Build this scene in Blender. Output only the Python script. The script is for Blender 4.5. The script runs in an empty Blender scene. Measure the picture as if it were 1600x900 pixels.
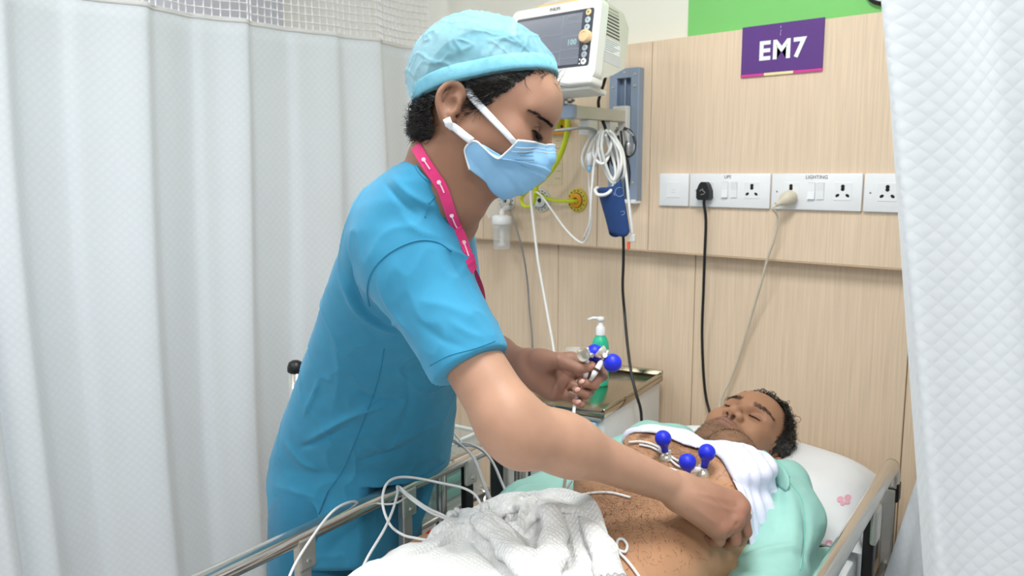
import bpy, bmesh, math, random
import numpy as np
from mathutils import Vector, Matrix, noise
from mathutils.bvhtree import BVHTree

random.seed(7); np.random.seed(7)
SC = bpy.context.scene
COL = SC.collection
V = lambda *a: np.array(a, dtype=float)

# ------------------------------------------------------------------ camera
FPX = 1280.0
AZ = math.radians(132.3); TH = math.atan(178 / 1280)
FH = V(math.cos(AZ), math.sin(AZ), 0)
CR = V(math.sin(AZ), -math.cos(AZ), 0)
CF = FH * math.cos(TH) - V(0, 0, math.sin(TH))
CU = FH * math.sin(TH) + V(0, 0, math.cos(TH))
CP = V(0, 0, 1.4)
cam_data = bpy.data.cameras.new('camera'); cam = bpy.data.objects.new('camera', cam_data); COL.objects.link(cam)
cam_data.sensor_width = 36; cam_data.lens = FPX / 1600 * 36; cam_data.clip_start = .05
cam.matrix_world = Matrix(((CR[0], CU[0], -CF[0], CP[0]), (CR[1], CU[1], -CF[1], CP[1]), (CR[2], CU[2], -CF[2], CP[2]), (0, 0, 0, 1)))
cam_data.dof.use_dof = True; cam_data.dof.focus_distance = 1.42; cam_data.dof.aperture_fstop = 5.6
SC.camera = cam

# ------------------------------------------------------------------ world, light, exposure
w = bpy.data.worlds.new('world'); SC.world = w; w.use_nodes = True
w.node_tree.nodes['Background'].inputs[0].default_value = (.93, .97, 1, 1)
w.node_tree.nodes['Background'].inputs[1].default_value = .46
SC.view_settings.view_transform = 'Standard'; SC.view_settings.look = 'None'
SC.view_settings.exposure = -0.22; SC.view_settings.gamma = 1; SC.view_settings.use_curve_mapping = False

def area(name, loc, size, power, rot=(0, 0, 0), col=(1, .985, .965)):
    l = bpy.data.lights.new(name, 'AREA'); l.shape = 'RECTANGLE'; l.size, l.size_y = size; l.energy = power; l.color = col
    o = bpy.data.objects.new(name, l); o.location = loc; o.rotation_euler = rot; COL.objects.link(o); return o
LAMPS = [(-.55, .85, 34), (.75, .1, 26), (-1.6, -.5, 20), (.3, -1.5, 18), (-2.85, .6, 14)]
for (lx, ly, pw) in LAMPS:
    area('ceiling_panel_lamp', (lx, ly, 2.66), (.58, .58), pw)

# ------------------------------------------------------------------ pixel helpers (photo frame 1600x900 -> world)
def ray(x, y): return CF + CR * ((x - 800) / FPX) + CU * ((450 - y) / FPX)
def pix(x, y, d): return CP + d * ray(x, y)
def ony(x, y, Y): r = ray(x, y); return CP + r * ((Y - CP[1]) / r[1])
def onx(x, y, X): r = ray(x, y); return CP + r * ((X - CP[0]) / r[0])
def onz(x, y, z): r = ray(x, y); return CP + r * ((z - CP[2]) / r[2])
def proj(P):
    q = np.asarray(P) - CP; d = q @ CF
    return 800 + FPX * (q @ CR) / d, 450 - FPX * (q @ CU) / d, d

# ------------------------------------------------------------------ objects
def tag(o, label=None, cat=None, group=None, kind=None):
    if label: o['label'] = label
    if cat: o['category'] = cat
    if group: o['group'] = group
    if kind: o['kind'] = kind
    return o
def thing(name, label, cat, loc=(0, 0, 0), group=None, kind=None):
    o = bpy.data.objects.new(name, None); COL.objects.link(o); o.location = loc; o.empty_display_size = .05
    return tag(o, label, cat, group, kind)
def adopt(o, parent):
    o.parent = parent
    m = Matrix.Identity(4); p = parent
    while p is not None:
        m = p.matrix_basis @ m if p.parent is None else p.parent.matrix_basis @ p.matrix_parent_inverse @ p.matrix_basis @ m
        break
    if parent.parent is None: wm = parent.matrix_basis.copy()
    else: wm = parent.parent.matrix_basis @ parent.matrix_parent_inverse @ parent.matrix_basis
    o.matrix_parent_inverse = wm.inverted()
    return o
def obj(name, vf, mat, parent=None, smooth=False, col=None, label=None, kind=None, autosmooth=None):
    v, f = vf
    me = bpy.data.meshes.new(name)
    if isinstance(f, np.ndarray) and len(f):
        v = np.asarray(v, np.float32); n = f.shape[1]
        me.vertices.add(len(v)); me.vertices.foreach_set('co', v.ravel())
        me.loops.add(f.size); me.loops.foreach_set('vertex_index', f.astype(np.int32).ravel())
        me.polygons.add(len(f)); me.polygons.foreach_set('loop_start', np.arange(0, f.size, n, dtype=np.int32))
        me.polygons.foreach_set('loop_total', np.full(len(f), n, np.int32))
        me.update(calc_edges=True)
    else:
        me.from_pydata([tuple(map(float, p)) for p in v], [], [tuple(int(i) for i in q) for q in f]); me.update()
    if smooth: me.polygons.foreach_set('use_smooth', np.ones(len(me.polygons), bool))
    if autosmooth is not None:
        me.polygons.foreach_set('use_smooth', np.ones(len(me.polygons), bool)); me.set_sharp_from_angle(angle=math.radians(autosmooth))
    if mat is not None: me.materials.append(mat)
    if col is not None:
        at = me.color_attributes.new('Col', 'FLOAT_COLOR', 'POINT')
        c = np.ones((len(me.vertices), 4), np.float32); c[:, :3] = col; at.data.foreach_set('color', c.ravel())
    o = bpy.data.objects.new(name, me); COL.objects.link(o)
    if parent is not None: adopt(o, parent)
    return tag(o, label, None, None, kind)

class MB:
    """collects shapes into one mesh"""
    def __init__(s): s.v = []; s.f = []
    def add(s, vf, M=None):
        v, f = vf; n = len(s.v)
        for p in v:
            p = np.asarray(p, float)
            if M is not None: p = M[0] @ p + M[1]
            s.v.append(p)
        s.f += [tuple(int(i) + n for i in q) for q in f]; return s
    def out(s): return s.v, s.f
def frame(o, x, y=None, z=None):
    """(3x3, origin) from axes"""
    x = np.asarray(x, float); x = x / np.linalg.norm(x)
    if y is None:
        y = np.cross(z, x)
    y = np.asarray(y, float); y = y - x * (x @ y); y = y / np.linalg.norm(y)
    z = np.cross(x, y)
    return np.stack([x, y, z], 1), np.asarray(o, float)
ID = (np.eye(3), np.zeros(3))
def xf(vf, M): return [M[0] @ np.asarray(p, float) + M[1] for p in vf[0]], vf[1]

def box(lo, hi, bev=0, seg=2):
    lo = np.asarray(lo, float); hi = np.asarray(hi, float); lo, hi = np.minimum(lo, hi), np.maximum(lo, hi)
    bm = bmesh.new(); bmesh.ops.create_cube(bm, size=1)
    c = (lo + hi) / 2; s = hi - lo
    for v in bm.verts: v.co = Vector((v.co.x * s[0] + c[0], v.co.y * s[1] + c[1], v.co.z * s[2] + c[2]))
    if bev: bmesh.ops.bevel(bm, geom=list(bm.edges), offset=min(bev, .49 * s.min()), segments=seg, affect='EDGES', profile=.5)
    bm.verts.index_update()
    out = [tuple(v.co) for v in bm.verts], [tuple(v.index for v in f.verts) for f in bm.faces]; bm.free(); return out
def cbox(c, s, bev=0, seg=2):
    c = np.asarray(c, float); s = np.asarray(s, float) / 2; return box(c - s, c + s, bev, seg)
def spline(pts, n=8, closed=False):
    P = np.asarray(pts, float); m = len(P)
    if m < 3 and not closed: 
        t = np.linspace(0, 1, n + 1)[:, None]; return P[0] * (1 - t) + P[-1] * t
    out = []
    for i in range(m if closed else m - 1):
        p1 = P[i]; p2 = P[(i + 1) % m]
        p0 = P[i - 1] if (i > 0 or closed) else 2 * p1 - p2
        p3 = P[(i + 2) % m] if (i + 2 < m or closed) else 2 * p2 - p1
        for k in range(n):
            t = k / n
            out.append(.5 * ((2 * p1) + (-p0 + p2) * t + (2 * p0 - 5 * p1 + 4 * p2 - p3) * t * t + (-p0 + 3 * p1 - 3 * p2 + p3) * t ** 3))
    if not closed: out.append(P[-1])
    return np.array(out)
def tube(pts, r, seg=8, closed=False, n=0, up=None, flat=1.0):
    """sweep a circle (or an ellipse with flat<1) along points"""
    P = spline(pts, n, closed) if n else np.asarray(pts, float)
    m = len(P)
    T = np.roll(P, -1, 0) - np.roll(P, 1, 0)
    if not closed: T[0] = P[1] - P[0]; T[-1] = P[-1] - P[-2]
    T /= np.linalg.norm(T, axis=1)[:, None] + 1e-12
    u = np.asarray(up, float) if up is not None else (V(0, 0, 1) if abs(T[0][2]) < .9 else V(1, 0, 0))
    rr = np.broadcast_to(np.asarray(r, float), (m,)) if np.ndim(r) == 0 or len(r) == m else np.interp(np.linspace(0, 1, m), np.linspace(0, 1, len(r)), r)
    v = []; f = []
    for i in range(m):
        if up is not None: u = np.asarray(up, float)
        u = u - T[i] * (u @ T[i]); u /= np.linalg.norm(u) + 1e-12
        b = np.cross(T[i], u)
        for k in range(seg):
            a = 2 * math.pi * k / seg
            v.append(P[i] + rr[i] * (math.cos(a) * b + math.sin(a) * u * flat))
    for i in range(m if closed else m - 1):
        j = (i + 1) % m
        for k in range(seg):
            l = (k + 1) % seg
            f.append((i * seg + k, i * seg + l, j * seg + l, j * seg + k))
    if not closed:
        f.append(tuple(range(seg - 1, -1, -1))); f.append(tuple((m - 1) * seg + k for k in range(seg)))
    return v, f
def lathe(prof, seg=24, M=None, cap=True):
    """profile of (r, z) about local z"""
    v = []; f = []; m = len(prof)
    for (r, z) in prof:
        for k in range(seg):
            a = 2 * math.pi * k / seg; v.append(V(r * math.cos(a), r * math.sin(a), z))
    for i in range(m - 1):
        for k in range(seg):
            l = (k + 1) % seg; f.append((i * seg + k, i * seg + l, (i + 1) * seg + l, (i + 1) * seg + k))
    if cap and prof[0][0] > 1e-6: f.append(tuple(range(seg - 1, -1, -1)))
    if cap and prof[-1][0] > 1e-6: f.append(tuple((m - 1) * seg + k for k in range(seg)))
    return xf((v, f), M) if M is not None else (v, f)
def prism(poly, h, M=None):
    """polygon in local xy, extruded z 0..h"""
    n = len(poly); v = [V(p[0], p[1], 0) for p in poly] + [V(p[0], p[1], h) for p in poly]
    f = [tuple(range(n - 1, -1, -1)), tuple(range(n, 2 * n))] + [(i, (i + 1) % n, n + (i + 1) % n, n + i) for i in range(n)]
    return xf((v, f), M) if M is not None else (v, f)
def rrect(w, h, r, n=5, cx=0, cy=0):
    out = []
    for (sx, sy, a0) in ((1, 1, 0), (-1, 1, 90), (-1, -1, 180), (1, -1, 270)):
        for k in range(n + 1):
            a = math.radians(a0 + 90 * k / n); out.append((cx + sx * (w / 2 - r) + r * math.cos(a), cy + sy * (h / 2 - r) + r * math.sin(a)))
    return out
def grid(fn, nu, nv):
    v = []; f = []
    for i in range(nu + 1):
        for j in range(nv + 1): v.append(fn(i / nu, j / nv))
    for i in range(nu):
        for j in range(nv): a = i * (nv + 1) + j; f.append((a, a + nv + 1, a + nv + 2, a + 1))
    return v, f
def text_mesh(s, size, M, ext=.0006, bold=0, align='CENTER', shear=0):
    c = bpy.data.curves.new('text', 'FONT'); c.body = s; c.size = size; c.extrude = ext; c.offset = bold; c.align_x = align; c.align_y = 'CENTER'; c.resolution_u = 3; c.shear = shear; c.space_character = 1 + bold * 60
    o = bpy.data.objects.new('text', c); COL.objects.link(o)
    me = bpy.data.meshes.new_from_object(o.evaluated_get(bpy.context.evaluated_depsgraph_get()))
    v = [M[0] @ V(*p.co) + M[1] for p in me.vertices]; f = [tuple(p.vertices) for p in me.polygons]
    bpy.data.objects.remove(o); bpy.data.curves.remove(c); bpy.data.meshes.remove(me); return v, f
def solidify(o, t, off=0):
    m = o.modifiers.new('thickness', 'SOLIDIFY'); m.thickness = t; m.offset = off; return o
def subsurf(o, n=1):
    m = o.modifiers.new('smooth', 'SUBSURF'); m.levels = n; m.render_levels = n; return o

# ------------------------------------------------------------------ signed-distance bodies -> one continuous mesh
def _smin(a, b, k):
    if k <= 0: return np.minimum(a, b)
    h = np.maximum(k - np.abs(a - b), 0) / k
    return np.minimum(a, b) - h * h * k * .25
class SDF:
    def __init__(s): s.p = []
    def cone(s, a, b, r1, r2=None, k=.01, sub=False):
        a = np.asarray(a, float); b = np.asarray(b, float); r2 = r1 if r2 is None else r2
        ab = b - a; L = max(ab @ ab, 1e-12)
        def fn(P):
            q = P - a; t = np.clip(q @ ab / L, 0, 1)
            return np.sqrt(((q - t[:, None] * ab) ** 2).sum(1)) - (r1 + (r2 - r1) * t)
        s.p.append((fn, (a + b) / 2, np.sqrt(L) / 2 + max(r1, r2), k, sub)); return s
    def chain(s, pts, rs, k=.01, sub=False, k2=None):
        for i in range(len(pts) - 1):
            s.cone(pts[i], pts[i + 1], rs[i], rs[i + 1], k if (i == 0 or k2 is None) else k2, sub)
        return s
    def ell(s, c, r, k=.01, R=None, sub=False):
        c = np.asarray(c, float); r = np.asarray(r, float); Rm = np.eye(3) if R is None else np.asarray(R, float)
        def fn(P):
            q = (P - c) @ Rm
            k0 = np.sqrt(((q / r) ** 2).sum(1)); k1 = np.sqrt(((q / (r * r)) ** 2).sum(1)) + 1e-9
            return k0 * (k0 - 1) / k1
        s.p.append((fn, c, r.max(), k, sub)); return s
    def fn(s, fn, c, rad, k=.01, sub=False): s.p.append((fn, np.asarray(c, float), rad, k, sub)); return s
    def loft(s, M, t, ca, cb, a, b, k=.02, n=2.0, sub=False, cap=.02):
        """elliptic sections along local z of frame M; knots t; centre (ca,cb); radii (a,b)"""
        Rm, o = M; t = np.asarray(t, float)
        def fn(P):
            q = (P - o) @ Rm; z = q[:, 2]
            A = np.interp(z, t, a); B = np.interp(z, t, b); X = (q[:, 0] - np.interp(z, t, ca)) / A; Y = (q[:, 1] - np.interp(z, t, cb)) / B
            rho = (np.abs(X) ** n + np.abs(Y) ** n) ** (1 / n)
            d = (rho - 1) * np.minimum(A, B) * .85
            e = np.maximum(t[0] - z, z - t[-1])
            return -_smin(-d, -e, cap)
        L = (t[-1] - t[0]) / 2; c = o + Rm @ V(np.mean(ca), np.mean(cb), (t[0] + t[-1]) / 2)
        s.p.append((fn, c, L + max(np.max(np.abs(np.array(a)) + np.abs(np.array(ca) - np.mean(ca))), np.max(np.abs(np.array(b)) + np.abs(np.array(cb) - np.mean(cb)))), k, sub)); return s
    def __call__(s, P, c=None, rad=None, margin=.06):
        d = np.full(len(P), 10.0)
        for (fn, pc, pr, k, sub) in s.p:
            if c is not None and np.linalg.norm(pc - c) - pr - rad > margin + k: continue
            e = fn(P)
            d = -_smin(-d, e, k) if sub else _smin(d, e, k)
        return d
    def mesh(s, lo, hi, h, B=8, safe=1.9):
        lo = np.asarray(lo, float); hi = np.asarray(hi, float)
        nb = np.maximum(np.ceil((hi - lo) / (h * B)).astype(int), 1); N = nb * B
        D = np.full(N, 1.0, np.float32)
        bi = np.stack(np.meshgrid(*[np.arange(n) for n in nb], indexing='ij'), -1).reshape(-1, 3)
        bc = lo + (bi + .5 - .5 / B) * (h * B)
        dc = s(bc)
        rad = h * B * math.sqrt(3) / 2
        neg = dc < 0
        for i in np.nonzero(neg)[0]:
            a = bi[i] * B; D[a[0]:a[0] + B, a[1]:a[1] + B, a[2]:a[2] + B] = -1
        act = np.nonzero(np.abs(dc) < rad * safe)[0]
        off = np.stack(np.meshgrid(*[np.arange(B)] * 3, indexing='ij'), -1).reshape(-1, 3)
        # group active blocks into superblocks so far primitives are skipped
        key = (bi[act] // 3); uk, inv = np.unique(key, axis=0, return_inverse=True); inv = inv.ravel()
        for g in range(len(uk)):
            m = act[inv == g]
            idx = (bi[m][:, None, :] * B + off[None]).reshape(-1, 3)
            P = lo + idx * h
            c = (P.min(0) + P.max(0)) / 2; rd = np.linalg.norm(P.max(0) - P.min(0)) / 2
            D[idx[:, 0], idx[:, 1], idx[:, 2]] = s(P, c, rd)
        return surface_nets(D, lo, h)
def surface_nets(D, lo, h):
    S = D < 0
    c = [S[i:S.shape[0] - 1 + i, j:S.shape[1] - 1 + j, k:S.shape[2] - 1 + k] for i in (0, 1) for j in (0, 1) for k in (0, 1)]
    allv = c[0].copy(); anyv = c[0].copy()
    for x in c[1:]: allv &= x; anyv |= x
    cells = np.argwhere(anyv & ~allv)
    vid = np.full(anyv.shape, -1, np.int32); vid[cells[:, 0], cells[:, 1], cells[:, 2]] = np.arange(len(cells))
    cor = np.array([(i, j, k) for i in (0, 1) for j in (0, 1) for k in (0, 1)])
    val = np.stack([D[cells[:, 0] + a, cells[:, 1] + b, cells[:, 2] + e] for a, b, e in cor], 1)
    acc = np.zeros((len(cells), 3)); cnt = np.zeros(len(cells))
    for i in range(8):
        for j in range(i + 1, 8):
            if np.abs(cor[i] - cor[j]).sum() != 1: continue
            m = (val[:, i] < 0) != (val[:, j] < 0)
            t = val[m, i] / (val[m, i] - val[m, j])
            acc[m] += cor[i] + t[:, None] * (cor[j] - cor[i]); cnt[m] += 1
    v = lo + (cells + acc / cnt[:, None]) * h
    F = []
    for ax in range(3):
        a, b = [(1, 2), (2, 0), (0, 1)][ax]
        s0 = [slice(1, -1)] * 3; s0[ax] = slice(0, -1); s1 = list(s0); s1[ax] = slice(1, None)
        A = S[tuple(s0)]; Bq = S[tuple(s1)]
        e = np.argwhere(A != Bq); fl = A[e[:, 0], e[:, 1], e[:, 2]]
        o = np.ones(3, int); o[ax] = 0; e = e + o
        ea = np.zeros(3, int); ea[a] = 1; eb = np.zeros(3, int); eb[b] = 1
        def g(x): return vid[x[:, 0], x[:, 1], x[:, 2]]
        q = np.stack([g(e - ea - eb), g(e - eb), g(e), g(e - ea)], 1)
        q[~fl] = q[~fl][:, ::-1]; F.append(q)
    F = np.concatenate(F); F = F[(F >= 0).all(1)]
    return v, F
def relax(v, F, it=2, lam=.5):
    v = v.copy(); n = len(v)
    a = np.concatenate([F[:, 0], F[:, 1], F[:, 2], F[:, 3]]); b = np.concatenate([F[:, 1], F[:, 2], F[:, 3], F[:, 0]])
    cnt = np.bincount(a, minlength=n) + np.bincount(b, minlength=n)
    for _ in range(it):
        s = np.stack([np.bincount(a, v[b, k], n) + np.bincount(b, v[a, k], n) for k in range(3)], 1)
        v = v + lam * (s / np.maximum(cnt, 1)[:, None] - v)
    return v
def normals(v, F):
    n = np.cross(v[F[:, 2]] - v[F[:, 0]], v[F[:, 3 if F.shape[1] > 3 else 2]] - v[F[:, 1]])
    N = np.stack([sum(np.bincount(F[:, i], n[:, k], len(v)) for i in range(F.shape[1])) for k in range(3)], 1)
    return N / (np.linalg.norm(N, axis=1)[:, None] + 1e-12)
def join(*ms):
    vs = []; fs = []; n = 0
    for v, F in ms: vs.append(v); fs.append(F + n); n += len(v)
    return np.concatenate(vs), np.concatenate(fs)
def cut(v, F, keep):
    """keep only faces whose vertices all pass; drops loose vertices"""
    F = F[keep[F].all(1)]; u, inv = np.unique(F, return_inverse=True); return v[u], inv.reshape(F.shape)
def smooth_edge(v, F, it=12):
    """evens out the cut border of an open mesh"""
    e = np.concatenate([F[:, [i, (i + 1) % 4]] for i in range(4)]); k = np.sort(e, 1); u, inv, c = np.unique(k, axis=0, return_inverse=True, return_counts=True)
    b = u[c == 1]; v = v.copy(); a = np.concatenate([b[:, 0], b[:, 1]]); d = np.concatenate([b[:, 1], b[:, 0]]); n = len(v)
    cnt = np.bincount(a, minlength=n); m = cnt > 0
    for _ in range(it):
        s = np.stack([np.bincount(a, v[d, i], n) for i in range(3)], 1); v[m] = .5 * v[m] + .5 * s[m] / cnt[m][:, None]
    return v
class Skin:
    """ray casting on a mesh, to lay seams, folds and cables on it"""
    def __init__(s, v, F): s.v = v; s.t = BVHTree.FromPolygons([Vector(p) for p in v], [tuple(map(int, q)) for q in F])
    def hit(s, x, y, d=1.5, lift=0):
        r = ray(x, y); h = s.t.ray_cast(Vector(CP), Vector(r).normalized())
        if h[0] is None: return pix(x, y, d)
        return np.array(h[0]) + lift * np.array(h[1]) * (1 if np.array(h[1]) @ r < 0 else -1)
    def near(s, p, lift=0):
        h = s.t.find_nearest(Vector(p)); return np.array(h[0]) + lift * np.array(h[1])
    def line(s, pts, lift=0, n=6, d=1.5):
        q = [p for p in spline([(a, b, 0) for a, b in pts], n)]
        return np.array([s.hit(p[0], p[1], d, lift) for p in q])
def dist_line(v, L):
    d = np.full(len(v), 9.0)
    for i in range(len(L) - 1):
        a = L[i]; ab = L[i + 1] - a; t = np.clip((v - a) @ ab / (ab @ ab + 1e-12), 0, 1)
        d = np.minimum(d, np.sqrt((((v - a) - t[:, None] * ab) ** 2).sum(1)))
    return d
def crease(v, N, L, h, w, taper=True, sharp=False):
    """raise (h>0) or press (h<0) a soft fold of half-width w along line L"""
    lo = L.min(0) - w * 3; hi = L.max(0) + w * 3
    m = np.nonzero(((v > lo) & (v < hi)).all(1))[0]
    if not len(m): return
    best = np.full(len(m), 9.0); bt = np.zeros(len(m)); n = len(L) - 1
    for i in range(n):
        a = L[i]; ab = L[i + 1] - a; t = np.clip((v[m] - a) @ ab / (ab @ ab + 1e-12), 0, 1)
        d = np.sqrt((((v[m] - a) - t[:, None] * ab) ** 2).sum(1)); u = d < best; best[u] = d[u]; bt[u] = ((i + t) / n)[u]
    g = (np.exp(-np.sqrt((best / w) ** 2 + .04) * 1.8 + .36) if sharp else np.exp(-(best / w) ** 2 * 1.5)) * h
    if taper: g = g * np.sin(np.clip(bt, .02, .98) * math.pi) ** .5
    v[m] += N[m] * g[:, None]
_PERM = np.random.RandomState(1).permutation(256); _GRAD = np.random.RandomState(2).normal(size=(256, 3)); _GRAD /= np.linalg.norm(_GRAD, axis=1)[:, None]
def _perlin(P):
    i = np.floor(P).astype(int); f = P - i; u = f * f * f * (f * (f * 6 - 15) + 10); r = 0
    for dx in (0, 1):
        for dy in (0, 1):
            for dz in (0, 1):
                h = _PERM[(_PERM[(_PERM[(i[:, 0] + dx) & 255] + i[:, 1] + dy) & 255] + i[:, 2] + dz) & 255]
                g = (_GRAD[h] * (f - V(dx, dy, dz))).sum(1)
                r = r + g * (u[:, 0] if dx else 1 - u[:, 0]) * (u[:, 1] if dy else 1 - u[:, 1]) * (u[:, 2] if dz else 1 - u[:, 2])
    return r * 1.5
def fbm(v, scale, oct=3, seed=0):
    P = np.asarray(v, float) * scale + V(seed * 3.1, seed * 1.7, seed * 5.3) + 100; r = 0; a = 1.0
    for _ in range(oct): r = r + a * _perlin(P); P = P * 2.03; a *= .5
    return r
def strands(roots, dirs, L, r, curl=0, n=4, droop=None, seed=1, wid=None):
    """thin tapered three-sided hairs"""
    rg = np.random.RandomState(seed); v = []; f = []
    for i in range(len(roots)):
        p = np.array(roots[i], float); d = np.array(dirs[i], float); d /= np.linalg.norm(d) + 1e-9
        ax = rg.normal(size=3); ax -= d * (ax @ d); ax /= np.linalg.norm(ax) + 1e-9
        l = (L if np.ndim(L) == 0 else L[i]) * rg.uniform(.7, 1.2) / n
        c = curl * rg.uniform(.5, 1.5)
        b0 = len(v)
        for k in range(n + 1):
            rr = r * (1 - .75 * k / n)
            s1 = np.cross(d, ax); 
            for j in range(3):
                a = j * 2.0944; v.append(p + rr * (math.cos(a) * ax + math.sin(a) * s1))
            p = p + d * l
            d = d + ax * c / n + (0 if droop is None else droop / n); d /= np.linalg.norm(d)
            ax = ax - d * (ax @ d); ax /= np.linalg.norm(ax) + 1e-9
        for k in range(n):
            for j in range(3):
                a = b0 + k * 3 + j; b = b0 + k * 3 + (j + 1) % 3; f.append((a, b, b + 3, a + 3))
    return np.array(v), np.array(f)

# ------------------------------------------------------------------ materials
def _lin(c): return tuple((x / 12.92 if x <= .04045 else ((x + .055) / 1.055) ** 2.4) for x in c)
def hexc(s): s = s.lstrip('#'); return _lin(tuple(int(s[i:i + 2], 16) / 255 for i in (0, 2, 4)))
MATS = {}
def mat(name, col, rough=.5, metal=0, var=.05, vs=18, bump=0, bs=200, vscale=(1, 1, 1), sss=0, alpha=1, trans=0, attr=False, sheen=0, coat=0, emit=None, spec=.5, ior=1.45, bvs=(1, 1, 1), bd=.002):
    if name in MATS: return MATS[name]
    c = hexc(col) if isinstance(col, str) else col
    m = bpy.data.materials.new(name); m.use_nodes = True; nt = m.node_tree; N = nt.nodes; Lk = nt.links
    b = N['Principled BSDF']; b.inputs['Roughness'].default_value = rough; b.inputs['Metallic'].default_value = metal
    b.inputs['Specular IOR Level'].default_value = spec; b.inputs['IOR'].default_value = ior
    tc = N.new('ShaderNodeTexCoord')
    mp = N.new('ShaderNodeMapping'); mp.inputs['Scale'].default_value = vscale; Lk.new(tc.outputs['Object'], mp.inputs['Vector'])
    nz = N.new('ShaderNodeTexNoise'); nz.inputs['Scale'].default_value = vs; nz.inputs['Detail'].default_value = 4; Lk.new(mp.outputs[0], nz.inputs['Vector'])
    mr = N.new('ShaderNodeMapRange'); mr.inputs['From Min'].default_value = .3; mr.inputs['From Max'].default_value = .7; mr.inputs['To Min'].default_value = 1 - var; mr.inputs['To Max'].default_value = 1 + var
    Lk.new(nz.outputs['Fac'], mr.inputs['Value'])
    mx = N.new('ShaderNodeMix'); mx.data_type = 'RGBA'; mx.blend_type = 'MULTIPLY'; mx.inputs['Factor'].default_value = 1
    if attr:
        ca = N.new('ShaderNodeVertexColor'); ca.layer_name = 'Col'; Lk.new(ca.outputs['Color'], mx.inputs['A'])
    else: mx.inputs['A'].default_value = (*c, 1)
    cc = N.new('ShaderNodeCombineColor')
    for i in range(3): Lk.new(mr.outputs[0], cc.inputs[i])
    Lk.new(cc.outputs[0], mx.inputs['B']); Lk.new(mx.outputs['Result'], b.inputs['Base Color'])
    if bump:
        mp2 = N.new('ShaderNodeMapping'); mp2.inputs['Scale'].default_value = bvs; Lk.new(tc.outputs['Object'], mp2.inputs['Vector'])
        n2 = N.new('ShaderNodeTexNoise'); n2.inputs['Scale'].default_value = bs; n2.inputs['Detail'].default_value = 3; Lk.new(mp2.outputs[0], n2.inputs['Vector'])
        bp = N.new('ShaderNodeBump'); bp.inputs['Strength'].default_value = bump; bp.inputs['Distance'].default_value = bd
        Lk.new(n2.outputs['Fac'], bp.inputs['Height']); Lk.new(bp.outputs[0], b.inputs['Normal'])
    if sss:
        b.inputs['Subsurface Weight'].default_value = sss; b.inputs['Subsurface Radius'].default_value = (1, .35, .2); b.inputs['Subsurface Scale'].default_value = .006
    if alpha < 1: b.inputs['Alpha'].default_value = alpha
    if trans: b.inputs['Transmission Weight'].default_value = trans
    if sheen: b.inputs['Sheen Weight'].default_value = sheen
    if coat: b.inputs['Coat Weight'].default_value = coat
    if emit:
        b.inputs['Emission Color'].default_value = (*c, 1); b.inputs['Emission Strength'].default_value = emit
    MATS[name] = m; return m
def weave(m, kind, sx, sy, strength=.5, axis=('X', 'Z'), dist=.002, tint=0):
    """adds a woven relief (procedural) in UV space: diamond quilting or waffle"""
    nt = m.node_tree; N = nt.nodes; Lk = nt.links; b = N['Principled BSDF']
    uv = N.new('ShaderNodeUVMap'); sep = N.new('ShaderNodeSeparateXYZ'); Lk.new(uv.outputs[0], sep.inputs[0])
    def math_(op, a, bb=None):
        n = N.new('ShaderNodeMath'); n.operation = op
        for i, x in enumerate((a, bb)):
            if x is None: continue
            if isinstance(x, (int, float)): n.inputs[i].default_value = x
            else: Lk.new(x, n.inputs[i])
        return n.outputs[0]
    u = math_('MULTIPLY', sep.outputs[0], sx); v = math_('MULTIPLY', sep.outputs[1], sy)
    if kind == 'diamond': u, v = math_('ADD', u, v), math_('SUBTRACT', u, v)
    h = math_('MULTIPLY', math_('SINE', u), math_('SINE', v))
    h = math_('POWER', math_('ABSOLUTE', h), .6 if kind == 'waffle' else .8)
    bp = N.new('ShaderNodeBump'); bp.inputs['Strength'].default_value = strength; bp.inputs['Distance'].default_value = dist
    Lk.new(h, bp.inputs['Height'])
    old = b.inputs['Normal'].links
    if old: Lk.new(old[0].from_socket, bp.inputs['Normal'])
    Lk.new(bp.outputs[0], b.inputs['Normal'])
    if tint:
        src = b.inputs['Base Color'].links[0].from_socket
        mr = N.new('ShaderNodeMapRange'); mr.inputs['From Min'].default_value = 0; mr.inputs['To Min'].default_value = 1 - tint; mr.inputs['To Max'].default_value = 1
        Lk.new(h, mr.inputs['Value']); cc = N.new('ShaderNodeCombineColor')
        for i in range(3): Lk.new(mr.outputs[0], cc.inputs[i])
        mx = N.new('ShaderNodeMix'); mx.data_type = 'RGBA'; mx.blend_type = 'MULTIPLY'; mx.inputs['Factor'].default_value = 1
        Lk.new(src, mx.inputs['A']); Lk.new(cc.outputs[0], mx.inputs['B']); Lk.new(mx.outputs['Result'], b.inputs['Base Color'])
    return m
def set_uv(o, uv):
    me = o.data; l = me.uv_layers.new(name='UVMap'); idx = np.zeros(len(me.loops), np.int32); me.loops.foreach_get('vertex_index', idx)
    l.data.foreach_set('uv', np.asarray(uv, np.float32)[idx].ravel()); return o

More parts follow.
